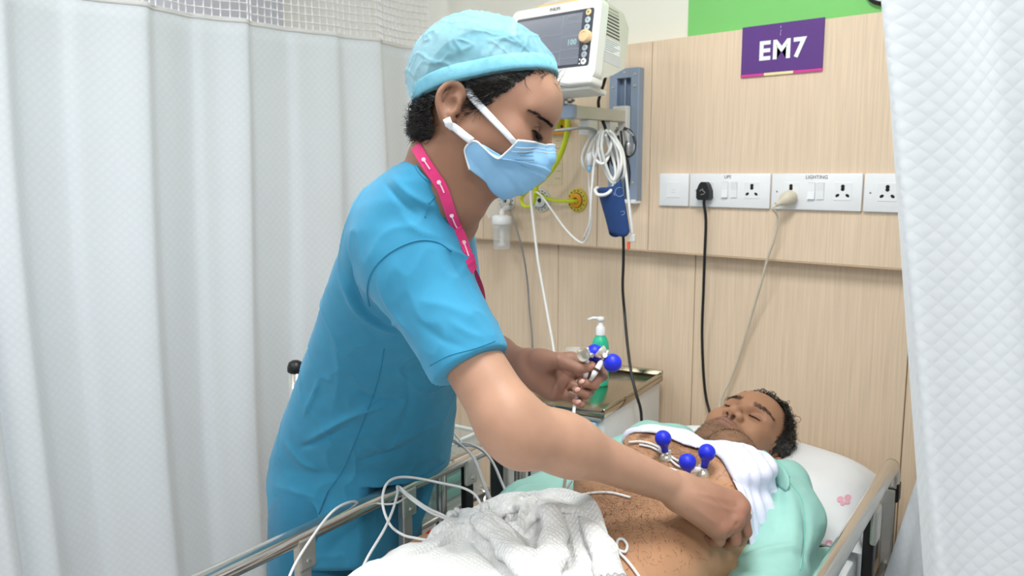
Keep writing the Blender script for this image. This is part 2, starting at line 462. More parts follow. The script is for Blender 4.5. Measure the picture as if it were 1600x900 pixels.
M_WOOD = mat('wood_laminate', '#e3cdb3', .45, var=.085, vs=10, vscale=(26, 26, .5), bump=.05, bs=60, bvs=(6, 6, .3))
M_WOOD2 = mat('wood_laminate_edge', '#d0b292', .5, var=.08, vs=10, vscale=(22, 22, .6))
M_CREAM = mat('cream_paint', '#e6e6da', .6, var=.015, vs=3)
M_GREEN = mat('green_paint', '#7cca72', .5, var=.02, vs=4)
M_FLOOR = mat('vinyl_floor', '#b9b4aa', .35, var=.06, vs=12)
M_CEIL = mat('ceiling_white', '#f0f0ee', .8, var=.02)
M_STEEL = mat('brushed_steel', '#d2cfc9', .3, .75, var=.06, vs=30, bump=.03, bs=90, bvs=(1, 1, 12))
M_CHROME = mat('chrome_tube', '#e0ddd8', .17, .95, var=.03)
M_STEELTOP = mat('steel_top', '#b9b2a2', .16, 1, var=.06, vs=8, bump=.02, bs=60)
M_BLACK = mat('black_plastic', '#17181a', .4, var=.1)
M_DARK = mat('dark_grey_metal', '#33383c', .45, .2, var=.1)
M_WHITE = mat('white_plastic', '#eef1f4', .35, var=.015)
M_OFFWHITE = mat('offwhite_plastic', '#dfdfd9', .42, var=.02)
M_IVORY = mat('ivory_cable', '#cfc7b4', .45, var=.04)
M_GREYCAB = mat('grey_cable', '#8d8f90', .45, var=.05)
M_WCAB = mat('white_cable', '#e6e8e8', .4, var=.02)
M_ALU = mat('blue_grey_aluminium', '#94a4ba', .35, .35, var=.04, vs=8)
M_CLEAR = mat('clear_plastic', '#f4f8f8', .12, var=.01, alpha=.22, spec=.6)
# ================================================================== THE ROOM
def struct(name, vf, m, label, cat, **k):
    o = obj(name, vf, m, **k); return tag(o, label, cat, None, 'structure')
YW = 2.08      # face of the raised upper headboard panel
YL = 2.12      # face of the lower panelling and painted wall
struct('floor', box((-3.6, -2.6, -.05), (1.6, 2.4, 0)), M_FLOOR, 'grey vinyl floor of the treatment bay', 'floor')
struct('ceiling', box((-3.6, -2.6, 2.7), (1.6, 2.4, 2.75)), M_CEIL, 'white ceiling above the treatment bay', 'ceiling')
for i, (lx, ly, pw) in enumerate(LAMPS):
    t = thing('ceiling_light', ['square ceiling light panel over the bed', 'square ceiling light panel over the near curtain', 'square ceiling light panel over the bed foot', 'square ceiling light panel behind the viewer', 'square ceiling light panel beyond the far curtain'][i], 'ceiling light', (lx, ly, 2.7), 'ceiling light panels over the bay')
    fr = MB()
    for sx, sy, w_, h_ in ((-.31, 0, .02, .64), (.31, 0, .02, .64), (0, -.31, .6, .02), (0, .31, .6, .02)): fr.add(cbox((lx + sx, ly + sy, 2.685), (w_, h_, .03), .003))
    obj('frame', fr.out(), M_WHITE, t)
    obj('diffuser', cbox((lx, ly, 2.692), (.6, .6, .008)), mat('lamp_diffuser', '#ffffff', .5, emit=4), t)
wall = thing('wall_back', 'cream painted headwall with pale wood panelling behind the bed', 'wall', (-1.2, 2.2, 0), None, 'structure')
obj('wall_core', box((-3.3, YL + .02, 0), (1.6, YL + .2, 2.7)), M_CREAM, wall)
obj('painted_plaster', box((-3.3, YL, 1.783), (1.6, YL + .02, 2.7)), M_CREAM, wall, label='cream painted plaster above the panelling')
obj('green_band', box((-1.249, YL - .006, 1.783), (1.6, YL + .001, 2.4)), M_GREEN, wall, label='flat green painted band')
# boards of the raised upper panel and of the lower panelling, a shadow gap between neighbours
ux = [-2.42, -2.03, -1.533, -1.3445, -.42, .5]
for a, b in zip(ux[:-1], ux[1:]):
    obj('panel', box((a + .0012, YW, 1.174), (b - .0012, YL + .02, 1.781), .0012, 1), M_WOOD, wall)
lx = [-2.9, -2.2, -1.72, -1.205, -.609, -.33, .4]
for a, b in zip(lx[:-1], lx[1:]):
    obj('panel', box((a + .0012, YL, .0), (b - .0012, YL + .02, 1.174), .0012, 1), M_WOOD, wall)
obj('panel_edge', box((-2.42, YW + .001, 1.1705), (.5, YL + .02, 1.1745)), M_WOOD2, wall, label='underside edging of the raised panel')
struct('wall_left', box((-3.4, -2.6, 0), (-3.3, 2.3, 2.7)), mat('lavender_white_paint', '#d9dae4', .7, var=.02), 'pale wall behind the long curtain', 'wall')
# small round disc high on the green band
p = ony(1384, -22, YL - .006)
t = thing('wall_disc', 'small round white disc with black rim on the green wall', 'wall fitting', p)
Md = frame(p, (1, 0, 0), (0, 0, 1))
obj('rim', lathe([(.036, 0), (.046, 0), (.046, .012), (.038, .014), (.036, .008), (.036, 0)], 32, Md, False), M_BLACK, t)
obj('face', lathe([(.0, .006), (.037, .006), (.037, .001)], 32, Md), M_WHITE, t)

# ------------------------------------------------------------------ privacy curtains
M_CURT = weave(mat('curtain_cloth', '#dde4ea', .85, var=.012, vs=5, sheen=.2), 'diamond', 128, 128, .2, dist=.0016, tint=.04)
M_NET = mat('curtain_net', '#f2f3f4', .8, var=.02)
M_HEM = mat('curtain_hem', '#e2e2e2', .85, var=.02)
def curtain_mesh(fn, s0, s1, z0, z1, ns, nz):
    S = np.linspace(s0, s1, ns + 1); Zs = np.linspace(z0, z1, nz + 1)
    v = np.array([[fn(s, z) for z in Zs] for s in S]); 
    mid = v[:, nz // 2, :2]; arc = np.concatenate([[0], np.cumsum(np.linalg.norm(np.diff(mid, axis=0), axis=1))])
    uv = np.stack(np.meshgrid(arc, Zs, indexing='ij'), -1).reshape(-1, 2)
    a = (np.arange(ns)[:, None] * (nz + 1) + np.arange(nz)[None]).ravel()
    return (v.reshape(-1, 3), np.stack([a, a + nz + 1, a + nz + 2, a + 1], 1)), uv
XC = -2.27
# fold crests of the far curtain: (photo x at mid height, depth of fold, width)
FOLDS = []
for (px_, h_, w_) in ((-60, .05, .10), (30, .06, .09), (120, -.02, .08), (232, .05, .085), (310, -.025, .08), (384, .055, .075), (452, -.02, .09), (520, .03, .1), (585, .045, .08), (640, -.02, .1), (700, .03, .12)):
    FOLDS.append((onx(px_, 330, XC)[1], h_, w_))
def far_curtain(s, z):
    x = XC; k = .72 * (1 + .35 * (1.2 - z))
    for (c, h_, w_) in FOLDS:
        u = (s - c) / (w_ * (1 + .25 * (1.2 - z)))
        # gentle rise on the near side, steep drop on the far side: a pleat edge
        g = math.exp(-(u / (.9 if u < 0 else .28)) ** 2)
        x += h_ * k * g
    x += .012 * math.sin(s * 7.3 + .8 * z) + .006 * math.sin(s * 17 + 1.3 + z)
    if s < .6: x += .035 * math.sin(s * 24 + z * .5) * (1.2 - .3 * z)
    return (x, s + .02 * math.sin(z * 2 + s * 3), z)
cur = thing('curtain', 'long white quilted privacy curtain with net top behind the nurse', 'curtain', (XC, .5, 0))
(cv, cf), uv = curtain_mesh(far_curtain, -1.3, 2.06, .06, 1.84, 420, 44)
o = obj('curtain_cloth', (cv, cf), M_CURT, cur, smooth=True); set_uv(o, uv); solidify(o, .0015)
(nv_, nf_), uv = curtain_mesh(far_curtain, -1.3, 2.06, 1.848, 2.35, 142, 21)
o = obj('net_top', (nv_, nf_), M_NET, cur, kind='stuff', label='open white net along the curtain top')
m = o.modifiers.new('net', 'WIREFRAME'); m.thickness = .0055; m.use_even_offset = False; m.use_replace = True
(hv, hf), uv = curtain_mesh(far_curtain, -1.3, 2.06, 1.838, 1.852, 420, 2)
o = obj('hem', (hv, hf), M_HEM, cur, smooth=True); solidify(o, .004)
obj('curtain_rail', box((XC - .015, -1.3, 2.36), (XC + .015, 2.1, 2.385), .003), M_OFFWHITE, cur)
hk = None
for i, s in enumerate(np.arange(-1.2, 2.05, .15)):
    q = far_curtain(s, 2.355)
    h_ = obj('hook', tube([V(q[0], q[1], 2.335), V(q[0] + .008, q[1], 2.348), V(XC, q[1], 2.362)], .002, 5), M_WHITE, cur)

PATH = spline([(-.50, 2.06, 0), (-.47, 1.96, 0), (-.49, 1.86, 0), (-.44, 1.74, 0), (-.43, 1.6, 0), (-.405, 1.46, 0), (-.40, 1.33, 0), (-.385, 1.23, 0), (-.364, 1.18, 0), (-.335, 1.175, 0), (-.295, 1.205, 0), (-.25, 1.225, 0), (-.20, 1.262, 0), (-.15, 1.28, 0), (-.09, 1.33, 0), (0, 1.36, 0)], 16)[:, :2]
PARC = np.concatenate([[0], np.cumsum(np.linalg.norm(np.diff(PATH, axis=0), axis=1))])
def near_curtain(s, z):
    x = np.interp(s, PARC, PATH[:, 0]); y = np.interp(s, PARC, PATH[:, 1])
    near = max(0, min(1, (1.95 - y) / .5)); near = near * near * (3 - 2 * near)
    sh = .139 * (1.376 - z) * near - .26 * max(0, .80 - z) * (1 - near)
    wv = .007 * math.sin(s * 30 + z * 1.2) + .006 * math.sin(s * 55 + 2 * z)
    return (x + sh * CR[0] + wv, y + sh * CR[1] + wv * .5, z)
cur2 = thing('curtain', 'white quilted privacy curtain hanging close at the right edge', 'curtain', (-.3, 1.2, 0))
(cv, cf), uv = curtain_mesh(near_curtain, 0, PARC[-1], .15, 2.02, 150, 40)
o = obj('curtain_cloth', (cv, cf), M_CURT, cur2, smooth=True); set_uv(o, uv); solidify(o, .0015)
(nv_, nf_), uv = curtain_mesh(near_curtain, 0, PARC[-1], 2.03, 2.35, 100, 18)
o = obj('net_top', (nv_, nf_), M_NET, cur2, kind='stuff', label='open white net along the curtain top')
m = o.modifiers.new('net', 'WIREFRAME'); m.thickness = .0042; m.use_even_offset = False; m.use_replace = True
rp = [near_curtain(s, 2.37) for s in np.linspace(0, PARC[-1], 40)]
obj('curtain_rail', tube(rp, .012, 8), M_OFFWHITE, cur2)
# ================================================================== WALL FITTINGS
FX = (1, 0, 0); FZ = (0, 0, 1)
def wallM(x, z, y=YW): return frame((x, y, z), (1, 0, 0), (0, 0, 1))     # local x right, y up, z out of the wall (-y world)
# ---- bay sign
sx0, sx1, sz0, sz1 = -1.061, -.8415, 1.6555, 1.785
sg = thing('bay_sign', 'purple wall sign reading EM7 in bold white letters', 'sign', ((sx0 + sx1) / 2, YW, sz0))
M_PUR = mat('sign_purple', '#5f3a86', .35, var=.02); M_MAG = mat('sign_magenta', '#d4479b', .35, var=.02); M_GOLD = mat('sign_pale_gold', '#f2e3b0', .35, var=.02)
obj('sign_board', box((sx0, YW - .005, sz0 + .007), (sx1, YW, sz1), .0006, 1), M_PUR, sg)
w_ = sx1 - sx0
obj('border_strip', box((sx0, YW - .0052, sz0), (sx0 + w_ * .30, YW, sz0 + .0068)), M_MAG, sg)
obj('border_strip', box((sx0 + w_ * .30, YW - .0052, sz0), (sx0 + w_ * .66, YW, sz0 + .0068)), M_GOLD, sg, label='pale gold middle of the border strip')
obj('border_strip', box((sx0 + w_ * .66, YW - .0052, sz0), (sx1, YW, sz0 + .0068)), M_MAG, sg)
obj('lettering', text_mesh('EM7', .066, wallM((sx0 + sx1) / 2 + .002, 1.7165, YW - .0055), .0006, .0022), M_WHITE, sg)
M_SCUFF = mat('scuff', '#b7a9cc', .6)
for k, (dx, dz, l) in enumerate(((0, 0, .006), (.001, -.010, .005), (0, -.018, .008))):
    obj('scuff_mark', cbox(((sx0 + sx1) / 2 - .003 + dx, YW - .0053, 1.779 + dz - .004), (.0016, .0006, l)), M_SCUFF, sg)

# ---- switch and socket plates
M_GAP = mat('plate_gap', '#c9ced6', .5, var=.02); M_HOLE = mat('socket_hole', '#101010', .6); M_INK = mat('marker_ink', '#5c6066', .7)
def plate(x0, x1, label, sockets=(), switches=(), texts=(), screw=None, blank=False):
    z0, z1 = 1.3085, 1.4015
    t = thing('switch_plate', label, 'switch plate', ((x0 + x1) / 2, YW, z0), 'socket plates along the headboard')
    obj('plate_body', box((x0, YW - .009, z0), (x1, YW, z1), .003, 2), M_WHITE, t, autosmooth=40)
    obj('shadow_gap', box((x0 + .004, YW - .0004, z0 - .0015), (x1 - .002, YW, z1)), M_GAP, t)
    for (cx, cz) in sockets:
        s = obj('socket', box((cx - .0225, YW - .0102, cz - .0225), (cx + .0225, YW - .008, cz + .0225), .0012, 1), M_WHITE, t)
        for (dx, dz, r, ang) in ((0, .0125, .0048, 0), (0, .0058, .0048, 0), (-.0125, -.010, .0036, 35), (.0125, -.010, .0036, -35)):
            h = MB(); Mh = wallM(cx + dx, cz + dz, YW - .0100)
            a = math.radians(ang); st = 1.5 if ang else 1
            pr = lathe([(r, 0), (r, .0006)], 14)
            pr = ([V(p[0] * st * math.cos(a) - p[1] * math.sin(a), p[0] * st * math.sin(a) + p[1] * math.cos(a), p[2]) for p in pr[0]], pr[1])
            obj('socket_hole', h.add(pr, Mh).out(), M_HOLE, s)
    for (cx, cz, up) in switches:
        s = obj('switch', box((cx - .0098, YW - .0098, cz - .0225), (cx + .0098, YW - .008, cz + .0225), .001, 1), M_GAP, t)
        pr = prism([(-.0205, 0), (.0205, 0), (.0205, .0055 if up else .002), (0, .0025), (-.0205, .002 if up else .0055)], .0176)
        Mr = (np.array([[0, 0, 1.], [0, -1, 0], [1, 0, 0]]), V(cx - .0088, YW - .0095, cz))
        obj('rocker', xf(pr, Mr), M_WHITE, s)
    for (s_, cx, cz, sz) in texts: obj('handwriting', text_mesh(s_, sz, wallM(cx, cz, YW - .0094), .0003), M_INK, t)
    for cx in (screw or ()):
        obj('screw', lathe([(.0, .0012), (.0022, .001), (.0025, 0)], 12, wallM(cx, 1.3545, YW - .009)), M_GREYCAB, t)
    if blank:
        c = (x0 + x1) / 2
        obj('blank_module', box((c - .0235, YW - .0103, 1.3325), (c + .0235, YW - .008, 1.3785), .0012, 1), M_WHITE, t)
        for dz in (-.004, .004): obj('slot', box((c - .006, YW - .0107, 1.351 + dz), (c + .008, YW - .0100, 1.352 + dz)), M_GAP, t)
    return t
def wx(px_, py_): return ony(px_, py_, YW - .009)[0]
plate(-1.304, -1.207, 'small square blank white wall plate, leftmost in the socket row', blank=True)
plate(-1.2035, -.963, 'white socket plate marked UPS holding the black plug', [(wx(1104, 295), 1.357), (wx(1175, 295), 1.357)], [(wx(1133, 298), 1.357, False), (wx(1147, 298), 1.357, True)], [('UPS', wx(1137, 279), 1.392, .0125)], [wx(1088, 298)])
plate(-.959, -.7255, 'white socket plate marked LIGHTING holding the beige plug', [(wx(1236, 297), 1.357), (wx(1317, 296), 1.357)], [(wx(1268, 300), 1.357, False), (wx(1282, 300), 1.357, True)], [('LIGHTING', wx(1276, 281), 1.392, .0125)], [wx(1214, 298)])
plate(-.7215, -.50, 'white socket plate half hidden by the near curtain', [(wx(1387, 297), 1.357), (wx(1450, 297), 1.357)], [(wx(1420, 297), 1.357, True)], screw=[wx(1360, 300)])

def wpts(pts): return [ony(a, b, c) for a, b, c in pts]
# ---- plugs with their cords
pk = thing('power_plug', 'black three pin plug and cord in the UPS socket plate', 'plug', ony(1104, 300, YW))
c = ony(1104, 300, YW - .012)
poly = [(-.020, -.016), (-.014, -.022), (.014, -.022), (.021, -.016), (.020, .004), (.012, .022), (.006, .028), (-.006, .028), (-.012, .022), (-.020, .004)]
b = MB().add(prism(poly, .022, frame((c[0], YW - .012, c[2]), (1, 0, 0), (0, 0, 1))))
obj('plug_body', b.out(), M_BLACK, pk)
obj('pin', tube([V(c[0], YW - .014, c[2] + .012), V(c[0], YW + .002, c[2] + .012)], .0035, 8), M_STEEL, pk)
g = MB()
for k, (dx, dz, ang) in enumerate(((-.004, .006, .5), (.004, .002, -.7), (0, -.006, .2))):
    g.add(tube([V(c[0] + dx - .006 * math.cos(ang), YW - .0345, c[2] + dz - .006 * math.sin(ang)), V(c[0] + dx + .006 * math.cos(ang), YW - .0345, c[2] + dz + .006 * math.sin(ang))], .0011, 5))
obj('moulded_grip', g.out(), M_GREYCAB, pk)
obj('cord', tube([V(c[0], YW - .022, c[2] - .018), V(c[0] - .001, YW - .022, c[2] - .034)] + wpts([(1103, 345, 2.06), (1101, 400, 2.06), (1099, 460, 2.07), (1097, 520, 2.09), (1099, 580, 2.10), (1103, 620, 2.10), (1110, 648, 2.09), (1117, 680, 2.06)]), .0042, 8, n=6), M_BLACK, pk, smooth=True)
pk = thing('power_plug', 'beige round plug and twisted grey cord in the LIGHTING plate', 'plug', ony(1234, 310, YW))
c = ony(1236, 309, YW - .012); tip = ony(1214, 320, YW - .05)
ax = (tip - V(c[0], YW - .02, c[2])); ax /= np.linalg.norm(ax)
b = lathe([(.0, 0), (.015, 0), (.0195, .004), (.0195, .014), (.017, .022), (.011, .030), (.007, .038), (.006, .048), (.0, .048)], 24, frame((c[0] + .006, YW - .012, c[2] + .001), np.cross(ax, (0, 0, 1)), np.cross(ax, np.cross(ax, (0, 0, 1)))) )
Mz = frame((c[0], YW - .022, c[2] + .001), np.cross((0, 0, 1), ax), z=None, y=np.cross(ax, np.cross((0, 0, 1), ax)))
obj('plug_body', lathe([(.0, -.012), (.015, -.012), (.0185, -.006), (.0185, .008), (.016, .018), (.011, .026), (.007, .034), (.006, .042), (.0, .042)], 24, Mz), M_IVORY, pk, autosmooth=50)
obj('plug_base', lathe([(.0, .0), (.0175, .0), (.0175, .014), (.0, .014)], 24, frame((c[0], YW - .010, c[2]), (1, 0, 0), (0, 0, 1))), M_IVORY, pk)
obj('cord', tube([Mz[1] + ax * .04, Mz[1] + ax * .05 + V(0, 0, -.006)] + wpts([(1215, 340, 2.04), (1210, 372, 2.05), (1199, 405, 2.06), (1190, 440, 2.07), (1175, 490, 2.09), (1163, 530, 2.10), (1150, 570, 2.10), (1140, 596, 2.10), (1130, 615, 2.09), (1124, 636, 2.08), (1126, 665, 2.05)]), .0034, 8, n=6), M_IVORY, pk, smooth=True)

# ---- wall track for the monitor
tr = thing('wall_track', 'blue grey aluminium wall track carrying the monitor arm', 'wall track', (-1.42, YW, 1.32))
tz0, tz1 = 1.322, 1.708
for (a, b, d_) in ((-1.474, -1.447, .028), (-1.398, -1.369, .028), (-1.425, -1.420, .022)):
    obj('rail', box((a, YW - d_, tz0), (b, YW, tz1), .002, 1), M_ALU, tr)
obj('back_plate', box((-1.45, YW - .006, tz0), (-1.395, YW, tz1)), M_ALU, tr)
obj('top_bridge', box((-1.45, YW - .0282, tz1 - .028), (-1.395, YW, tz1), .001, 1), M_ALU, tr)
for (a, b) in ((-1.383, 1.688), (-1.383, 1.655), (-1.383, 1.375), (-1.46, 1.655), (-1.42, 1.695)):
    obj('screw', lathe([(0, .003), (.003, .0026), (.0048, 0)], 14, wallM(a, b, YW - .028)), M_STEEL, tr)
for a in (-1.405, -1.38): obj('foot_clip', cbox((a, YW - .016, tz0 - .003), (.018, .03, .012), .002), M_WHITE, tr)

# ---- monitor arm
arm = thing('monitor_mount', 'pale grey metal support arm reaching out from the wall track', 'monitor arm', (-1.42, YW - .03, 1.6))
za = 1.568
obj('carriage', box((-1.445, YW - .05, za - .085), (-1.395, YW - .0285, za + .03), .003), M_OFFWHITE, arm)
obj('beam', box((-1.443, YW - .285, za - .017), (-1.398, YW - .05, za + .017), .003), mat('arm_cream', '#cfcabb', .5, var=.03), arm)
obj('end_cap', box((-1.447, YW - .305, za - .019), (-1.394, YW - .285, za + .019), .004), M_ALU, arm)
obj('bolt', lathe([(.006, 0), (.006, .006), (0, .008)], 10, frame((-1.42, YW - .27, za - .016), (1, 0, 0), (0, -1, 0))), M_STEEL, arm)
for yy in (-.1, -.2): obj('cable_clip', box((-1.44, YW + yy - .02, za - .06), (-1.402, YW + yy + .02, za - .0172), .004), M_OFFWHITE, arm)
pv = V(-1.455, YW - .285, za)
obj('tilt_barrel', tube([pv + V(-.075, 0, .026), pv + V(.022, 0, .026)], .017, 20), M_OFFWHITE, arm, autosmooth=40)
obj('tilt_hub', tube([pv + V(.022, 0, .026), pv + V(.036, 0, .026)], .012, 20), M_STEEL, arm, autosmooth=40)
obj('tilt_lever', tube([pv + V(.036, 0, .026), pv + V(.052, -.004, .03), pv + V(.06, -.02, .03)], .0035, 8), M_GREYCAB, arm)
obj('bracket', MB().add(box(pv + V(-.08, -.03, .055), pv + V(.02, .02, .062))).add(box(pv + V(-.055, -.012, .03), pv + V(-.045, .012, .075))).add(box(pv + V(.008, -.012, .03), pv + V(.018, .012, .075))).out(), mat('arm_cream2', '#b9b4a4', .5), arm)

# ---- patient monitor (built upright, then tipped to look down at the bed)
TILT = math.radians(-9)
mo = ony(928, 123, 1.70)     # lower right front corner
RX = np.array([[1, 0, 0], [0, math.cos(TILT), -math.sin(TILT)], [0, math.sin(TILT), math.cos(TILT)]])
mon = thing('patient_monitor', 'cream patient monitor with dark screen on the wall arm', 'monitor', (-1.42, 1.75, 1.645))
def MM(p): return RX @ V(*p) + mo
def mobj(name, vf, m, par, **k): return obj(name, ([MM(p) for p in vf[0]], vf[1]), m, par, **k)
M_MON = mat('monitor_shell', '#e9e9e5', .4, var=.01); M_MON2 = mat('monitor_shell_side', '#d6d4ca', .5, var=.02)
W_, H_, D_ = .305, .207, .135
def zs(z): return .036 + (z - .038) * .753
fr = []
mobj('front_bezel', prism(rrect(W_, H_, .022, 6, -W_ / 2, H_ / 2), .03, frame((0, .03, 0), (1, 0, 0), (0, 0, 1))), M_MON, mon, autosmooth=35)
prof = [(.03, .006), (D_ - .05, .03), (D_, .06), (D_, H_ - .04), (D_ - .03, H_ - .012), (.03, H_ - .004)]
v = []; n = len(prof)
for x_ in (-W_ + .006, -.006): v += [V(x_, a, b) for a, b in prof]
f = [tuple(range(n)), tuple(range(2 * n - 1, n - 1, -1))] + [(i, n + i, n + (i + 1) % n, (i + 1) % n) for i in range(n)]
mobj('rear_shell', (v, f), M_MON2, mon)
mobj('lower_lip', box((-W_ + .01, -.006, -.012), (-.006, .05, .012), .008, 3), M_MON, mon, autosmooth=40)
mobj('base_shoe', box((-W_ * .75, .012, -.022), (-.02, .09, -.008), .006, 2), M_OFFWHITE, mon, autosmooth=40)
sx_l, sx_r, sz_b, sz_t = -W_ + .022, -.022, .036, .182
bz = mobj('display_panel', prism(rrect(sx_r - sx_l, sz_t - sz_b, .006, 4, (sx_l + sx_r) / 2, (sz_t + sz_b) / 2), .0015, frame((0, 0, 0), (1, 0, 0), (0, 0, 1))), mat('panel_dark', '#3a3f4c', .3), mon)
scr_r = sx_r - .034
sc_ = mobj('screen', box((sx_l + .008, -.0025, sz_b + .006), (scr_r, -.001, sz_t - .008)), mat('screen_grey', '#767c88', .18, var=.05, vs=6), mon)
M_SLN = mat('screen_lines', '#959ba6', .3); M_SNUM = mat('screen_number', '#9fc0c4', .3); M_SNUM2 = mat('screen_number_dim', '#8f979f', .3)
cx_ = scr_r - .062
for (a, b, z_) in ((sx_l + .01, cx_, .155), (sx_l + .01, cx_, .095), (cx_, scr_r, .188), (cx_, scr_r, .143), (cx_, scr_r, .098), (cx_, scr_r, .068)):
    mobj('screen_rule', box((a, -.003, zs(z_)), (b, -.0026, zs(z_) + .0012)), M_SLN, sc_)
mobj('screen_rule', box((cx_ - .0006, -.003, sz_b + .008), (cx_ + .0006, -.0026, sz_t - .01)), M_SLN, sc_)
def MTX(x_, z_): return frame(MM((x_, -.0031, z_)), RX @ V(1, 0, 0), RX @ V(0, 0, 1))
obj('screen_digits', text_mesh('-?- /84', .014, MTX(cx_ + .03, zs(.206)), .0002), M_SNUM2, sc_)
obj('screen_digits', text_mesh('100', .02, MTX(cx_ + .036, zs(.122)), .0002, .0006), M_SNUM, sc_)
obj('maker_name', text_mesh('PHILIPS', .011, frame(MM((-W_ * .5, -.0006, H_ - .0125)), RX @ V(1, 0, 0), RX @ V(0, 0, 1)), .0003, .0003), M_GREYCAB, mon)
bx = sx_r - .0155
M_KEY = mat('key_pale', '#bfd3da', .4); M_KEYY = mat('key_yellow', '#ecd49a', .4)
for k, (z_, mm) in enumerate(((.218, M_KEYY), (.192, M_KEY), (.167, M_KEY), (.098, mat('key_grey', '#aeb6c0', .4)), (.075, MATS['key_grey']), (.052, M_WHITE))):
    z_ = zs(z_)
    bt = mobj('button', lathe([(.0083, 0), (.0083, .0024), (.0073, .0032), (0, .0034)], 20, frame((bx, -.001, z_), (1, 0, 0), (0, 0, 1))), mm, mon)
    mobj('button_symbol', box((bx - .003, -.0049, z_ - .002), (bx + .003, -.0042, z_ + .003)), M_GREYCAB, bt)
for dz in (.046, .060): mobj('indicator', lathe([(.0025, 0), (.0022, .001), (0, .0012)], 10, frame((bx - .0135, -.001, zs(dz)), (1, 0, 0), (0, 0, 1))), M_WHITE, mon)
mobj('rotary_knob', lathe([(.0165, 0), (.017, .012), (.015, .016), (.010, .017), (.0095, .0155), (0, .0155)], 28, frame((bx + .002, -.001, zs(.134)), (1, 0, 0), (0, 0, 1))), mat('knob_tan', '#e8c79c', .45), mon, autosmooth=40)
mobj('alarm_lamp', box((-W_ * .72, .004, H_ - .003), (-.07, .026, H_ + .008), .003), mat('lamp_amber', '#eec58c', .4), mon)
mobj('handle', tube([V(-W_ * .8, .07, H_ - .012), V(-W_ * .78, .07, H_ + .03), V(-W_ * .22, .07, H_ + .03), V(-W_ * .2, .07, H_ - .012)], .012, 10, n=6), M_MON2, mon, smooth=True)
M_SLOT = mat('vent_slot', '#55564f', .7)
for k in range(9):
    z_ = .19 - k * .0082; 
    mobj('vent_slot', box((-.0066, .036 + k * .0004, z_ - .0018), (-.0054, .082 + k * .002, z_ + .0018)), M_SLOT if k > 1 else mat('vent_slot_pale', '#a5a396', .6), mon)
lb = mobj('rating_label', box((-.0062, .036, .082), (-.0052, .105, .115)), M_WHITE, mon)
for k in range(6): mobj('print_line', box((-.0053, .039, .111 - k * .005), (-.0048, .102 - (k % 3) * .012, .1125 - k * .005)), M_GREYCAB, lb)
mobj('side_band', box((-.0062, .034, .056), (-.0054, .11, .079)), mat('side_band', '#cfcfd2', .5), mon)

# ---- gas outlets
M_OUT = mat('outlet_white', '#d9dad4', .45); M_OUTY = mat('outlet_yellow', '#d9c544', .5); M_ORG = mat('outlet_orange', '#f0a21e', .45)
outs = []
for k, (px_, lab, ring, core) in enumerate(((793, 'round grey white gas outlet beside the suction jar', M_OUT, M_OFFWHITE), (847, 'round white gas outlet in the middle of the row', M_OUT, M_WHITE), (903, 'round yellow ringed gas outlet with orange centre', M_OUTY, M_ORG))):
    p = ony(px_, 313, YW); outs.append(p)
    t = thing('gas_outlet', lab, 'gas outlet', p, 'gas outlets on the headboard'); Mo = wallM(p[0], p[2])
    obj('scalloped_ring', lathe([(.038, 0), (.038, .004), (.035, .007), (.025, .008), (.025, 0)], 36, Mo, False), ring, t)
    for j in range(14):
        a = j * 2 * math.pi / 14; q = p + V(.031 * math.cos(a), 0, .031 * math.sin(a)); 
        obj('ring_mark', xf(cbox((0, 0, 0), (.006, .003, .0012)), frame((q[0], YW - .0082, q[2]), (-math.sin(a), 0, math.cos(a)), (math.cos(a), 0, math.sin(a)))), M_DARK, t)
    obj('groove', lathe([(.0235, .0), (.0245, .0085), (.0225, .0085)], 32, Mo), M_DARK, t)
    obj('collar', lathe([(.0225, 0), (.0225, .012), (.017, .015), (.009, .015), (.008, .008), (0, .008)], 32, Mo), core, t, autosmooth=40)
    obj('port', lathe([(.0065, .008), (.006, .0165), (.003, .017), (0, .012)], 16, Mo), M_DARK, t)

# ---- yellow flow block and hose
M_YEL = mat('yellow_hose', '#cfe02a', .4, var=.04, sss=.1)
p = ony(876, 195, YW)
fb = thing('flow_block', 'orange wall outlet block with scale card beneath', 'wall fitting', p)
obj('block_body', box((p[0] - .045, YW - .03, p[2] - .032), (p[0] + .042, YW, p[2] + .032), .008, 3), M_ORG, fb, autosmooth=40)
obj('block_boss', lathe([(.02, 0), (.02, .02), (.014, .024), (0, .024)], 20, wallM(p[0] + .01, p[2] + .005, YW - .028)), M_YEL, fb)
obj('screw', lathe([(.005, 0), (.004, .003), (0, .003)], 12, wallM(p[0] + .03, p[2] - .008, YW - .03)), M_DARK, fb)
pc = ony(862, 250, YW); 
sc2 = obj('scale_card', box((pc[0] - .03, YW - .0015, 1.365), (pc[0] + .045, YW, p[2] - .03)), mat('card_pale', '#dccbaa', .5), fb)
for k in range(6): obj('tick', box((pc[0] + .018, YW - .0022, 1.385 + k * .024), (pc[0] + .038, YW - .0014, 1.3865 + k * .024)), M_GREYCAB, sc2)
hose = thing('oxygen_hose', 'bright yellow green hose looping between the gas outlets', 'hose', ony(850, 290, YW))
obj('hose_loop', tube(wpts([(872, 184, 2.03), (884, 180, 2.0), (887, 196, 1.99), (882, 225, 1.99), (868, 256, 1.98), (848, 280, 1.98), (822, 298, 1.98), (795, 304, 1.98), (775, 304, 2.0)]), .0085, 12, n=8), M_YEL, hose, smooth=True)
obj('hose_branch', tube(wpts([(836, 288, 1.98), (822, 300, 1.99), (815, 311, 2.0), (818, 321, 2.0), (829, 322, 2.0), (836, 312, 1.99), (836, 300, 1.98), (845, 305, 2.01), (856, 311, 2.03), (875, 314, 2.04), (895, 314, 2.05), (902, 314, 2.066)]), .0058, 10, n=8), M_YEL, hose, smooth=True)
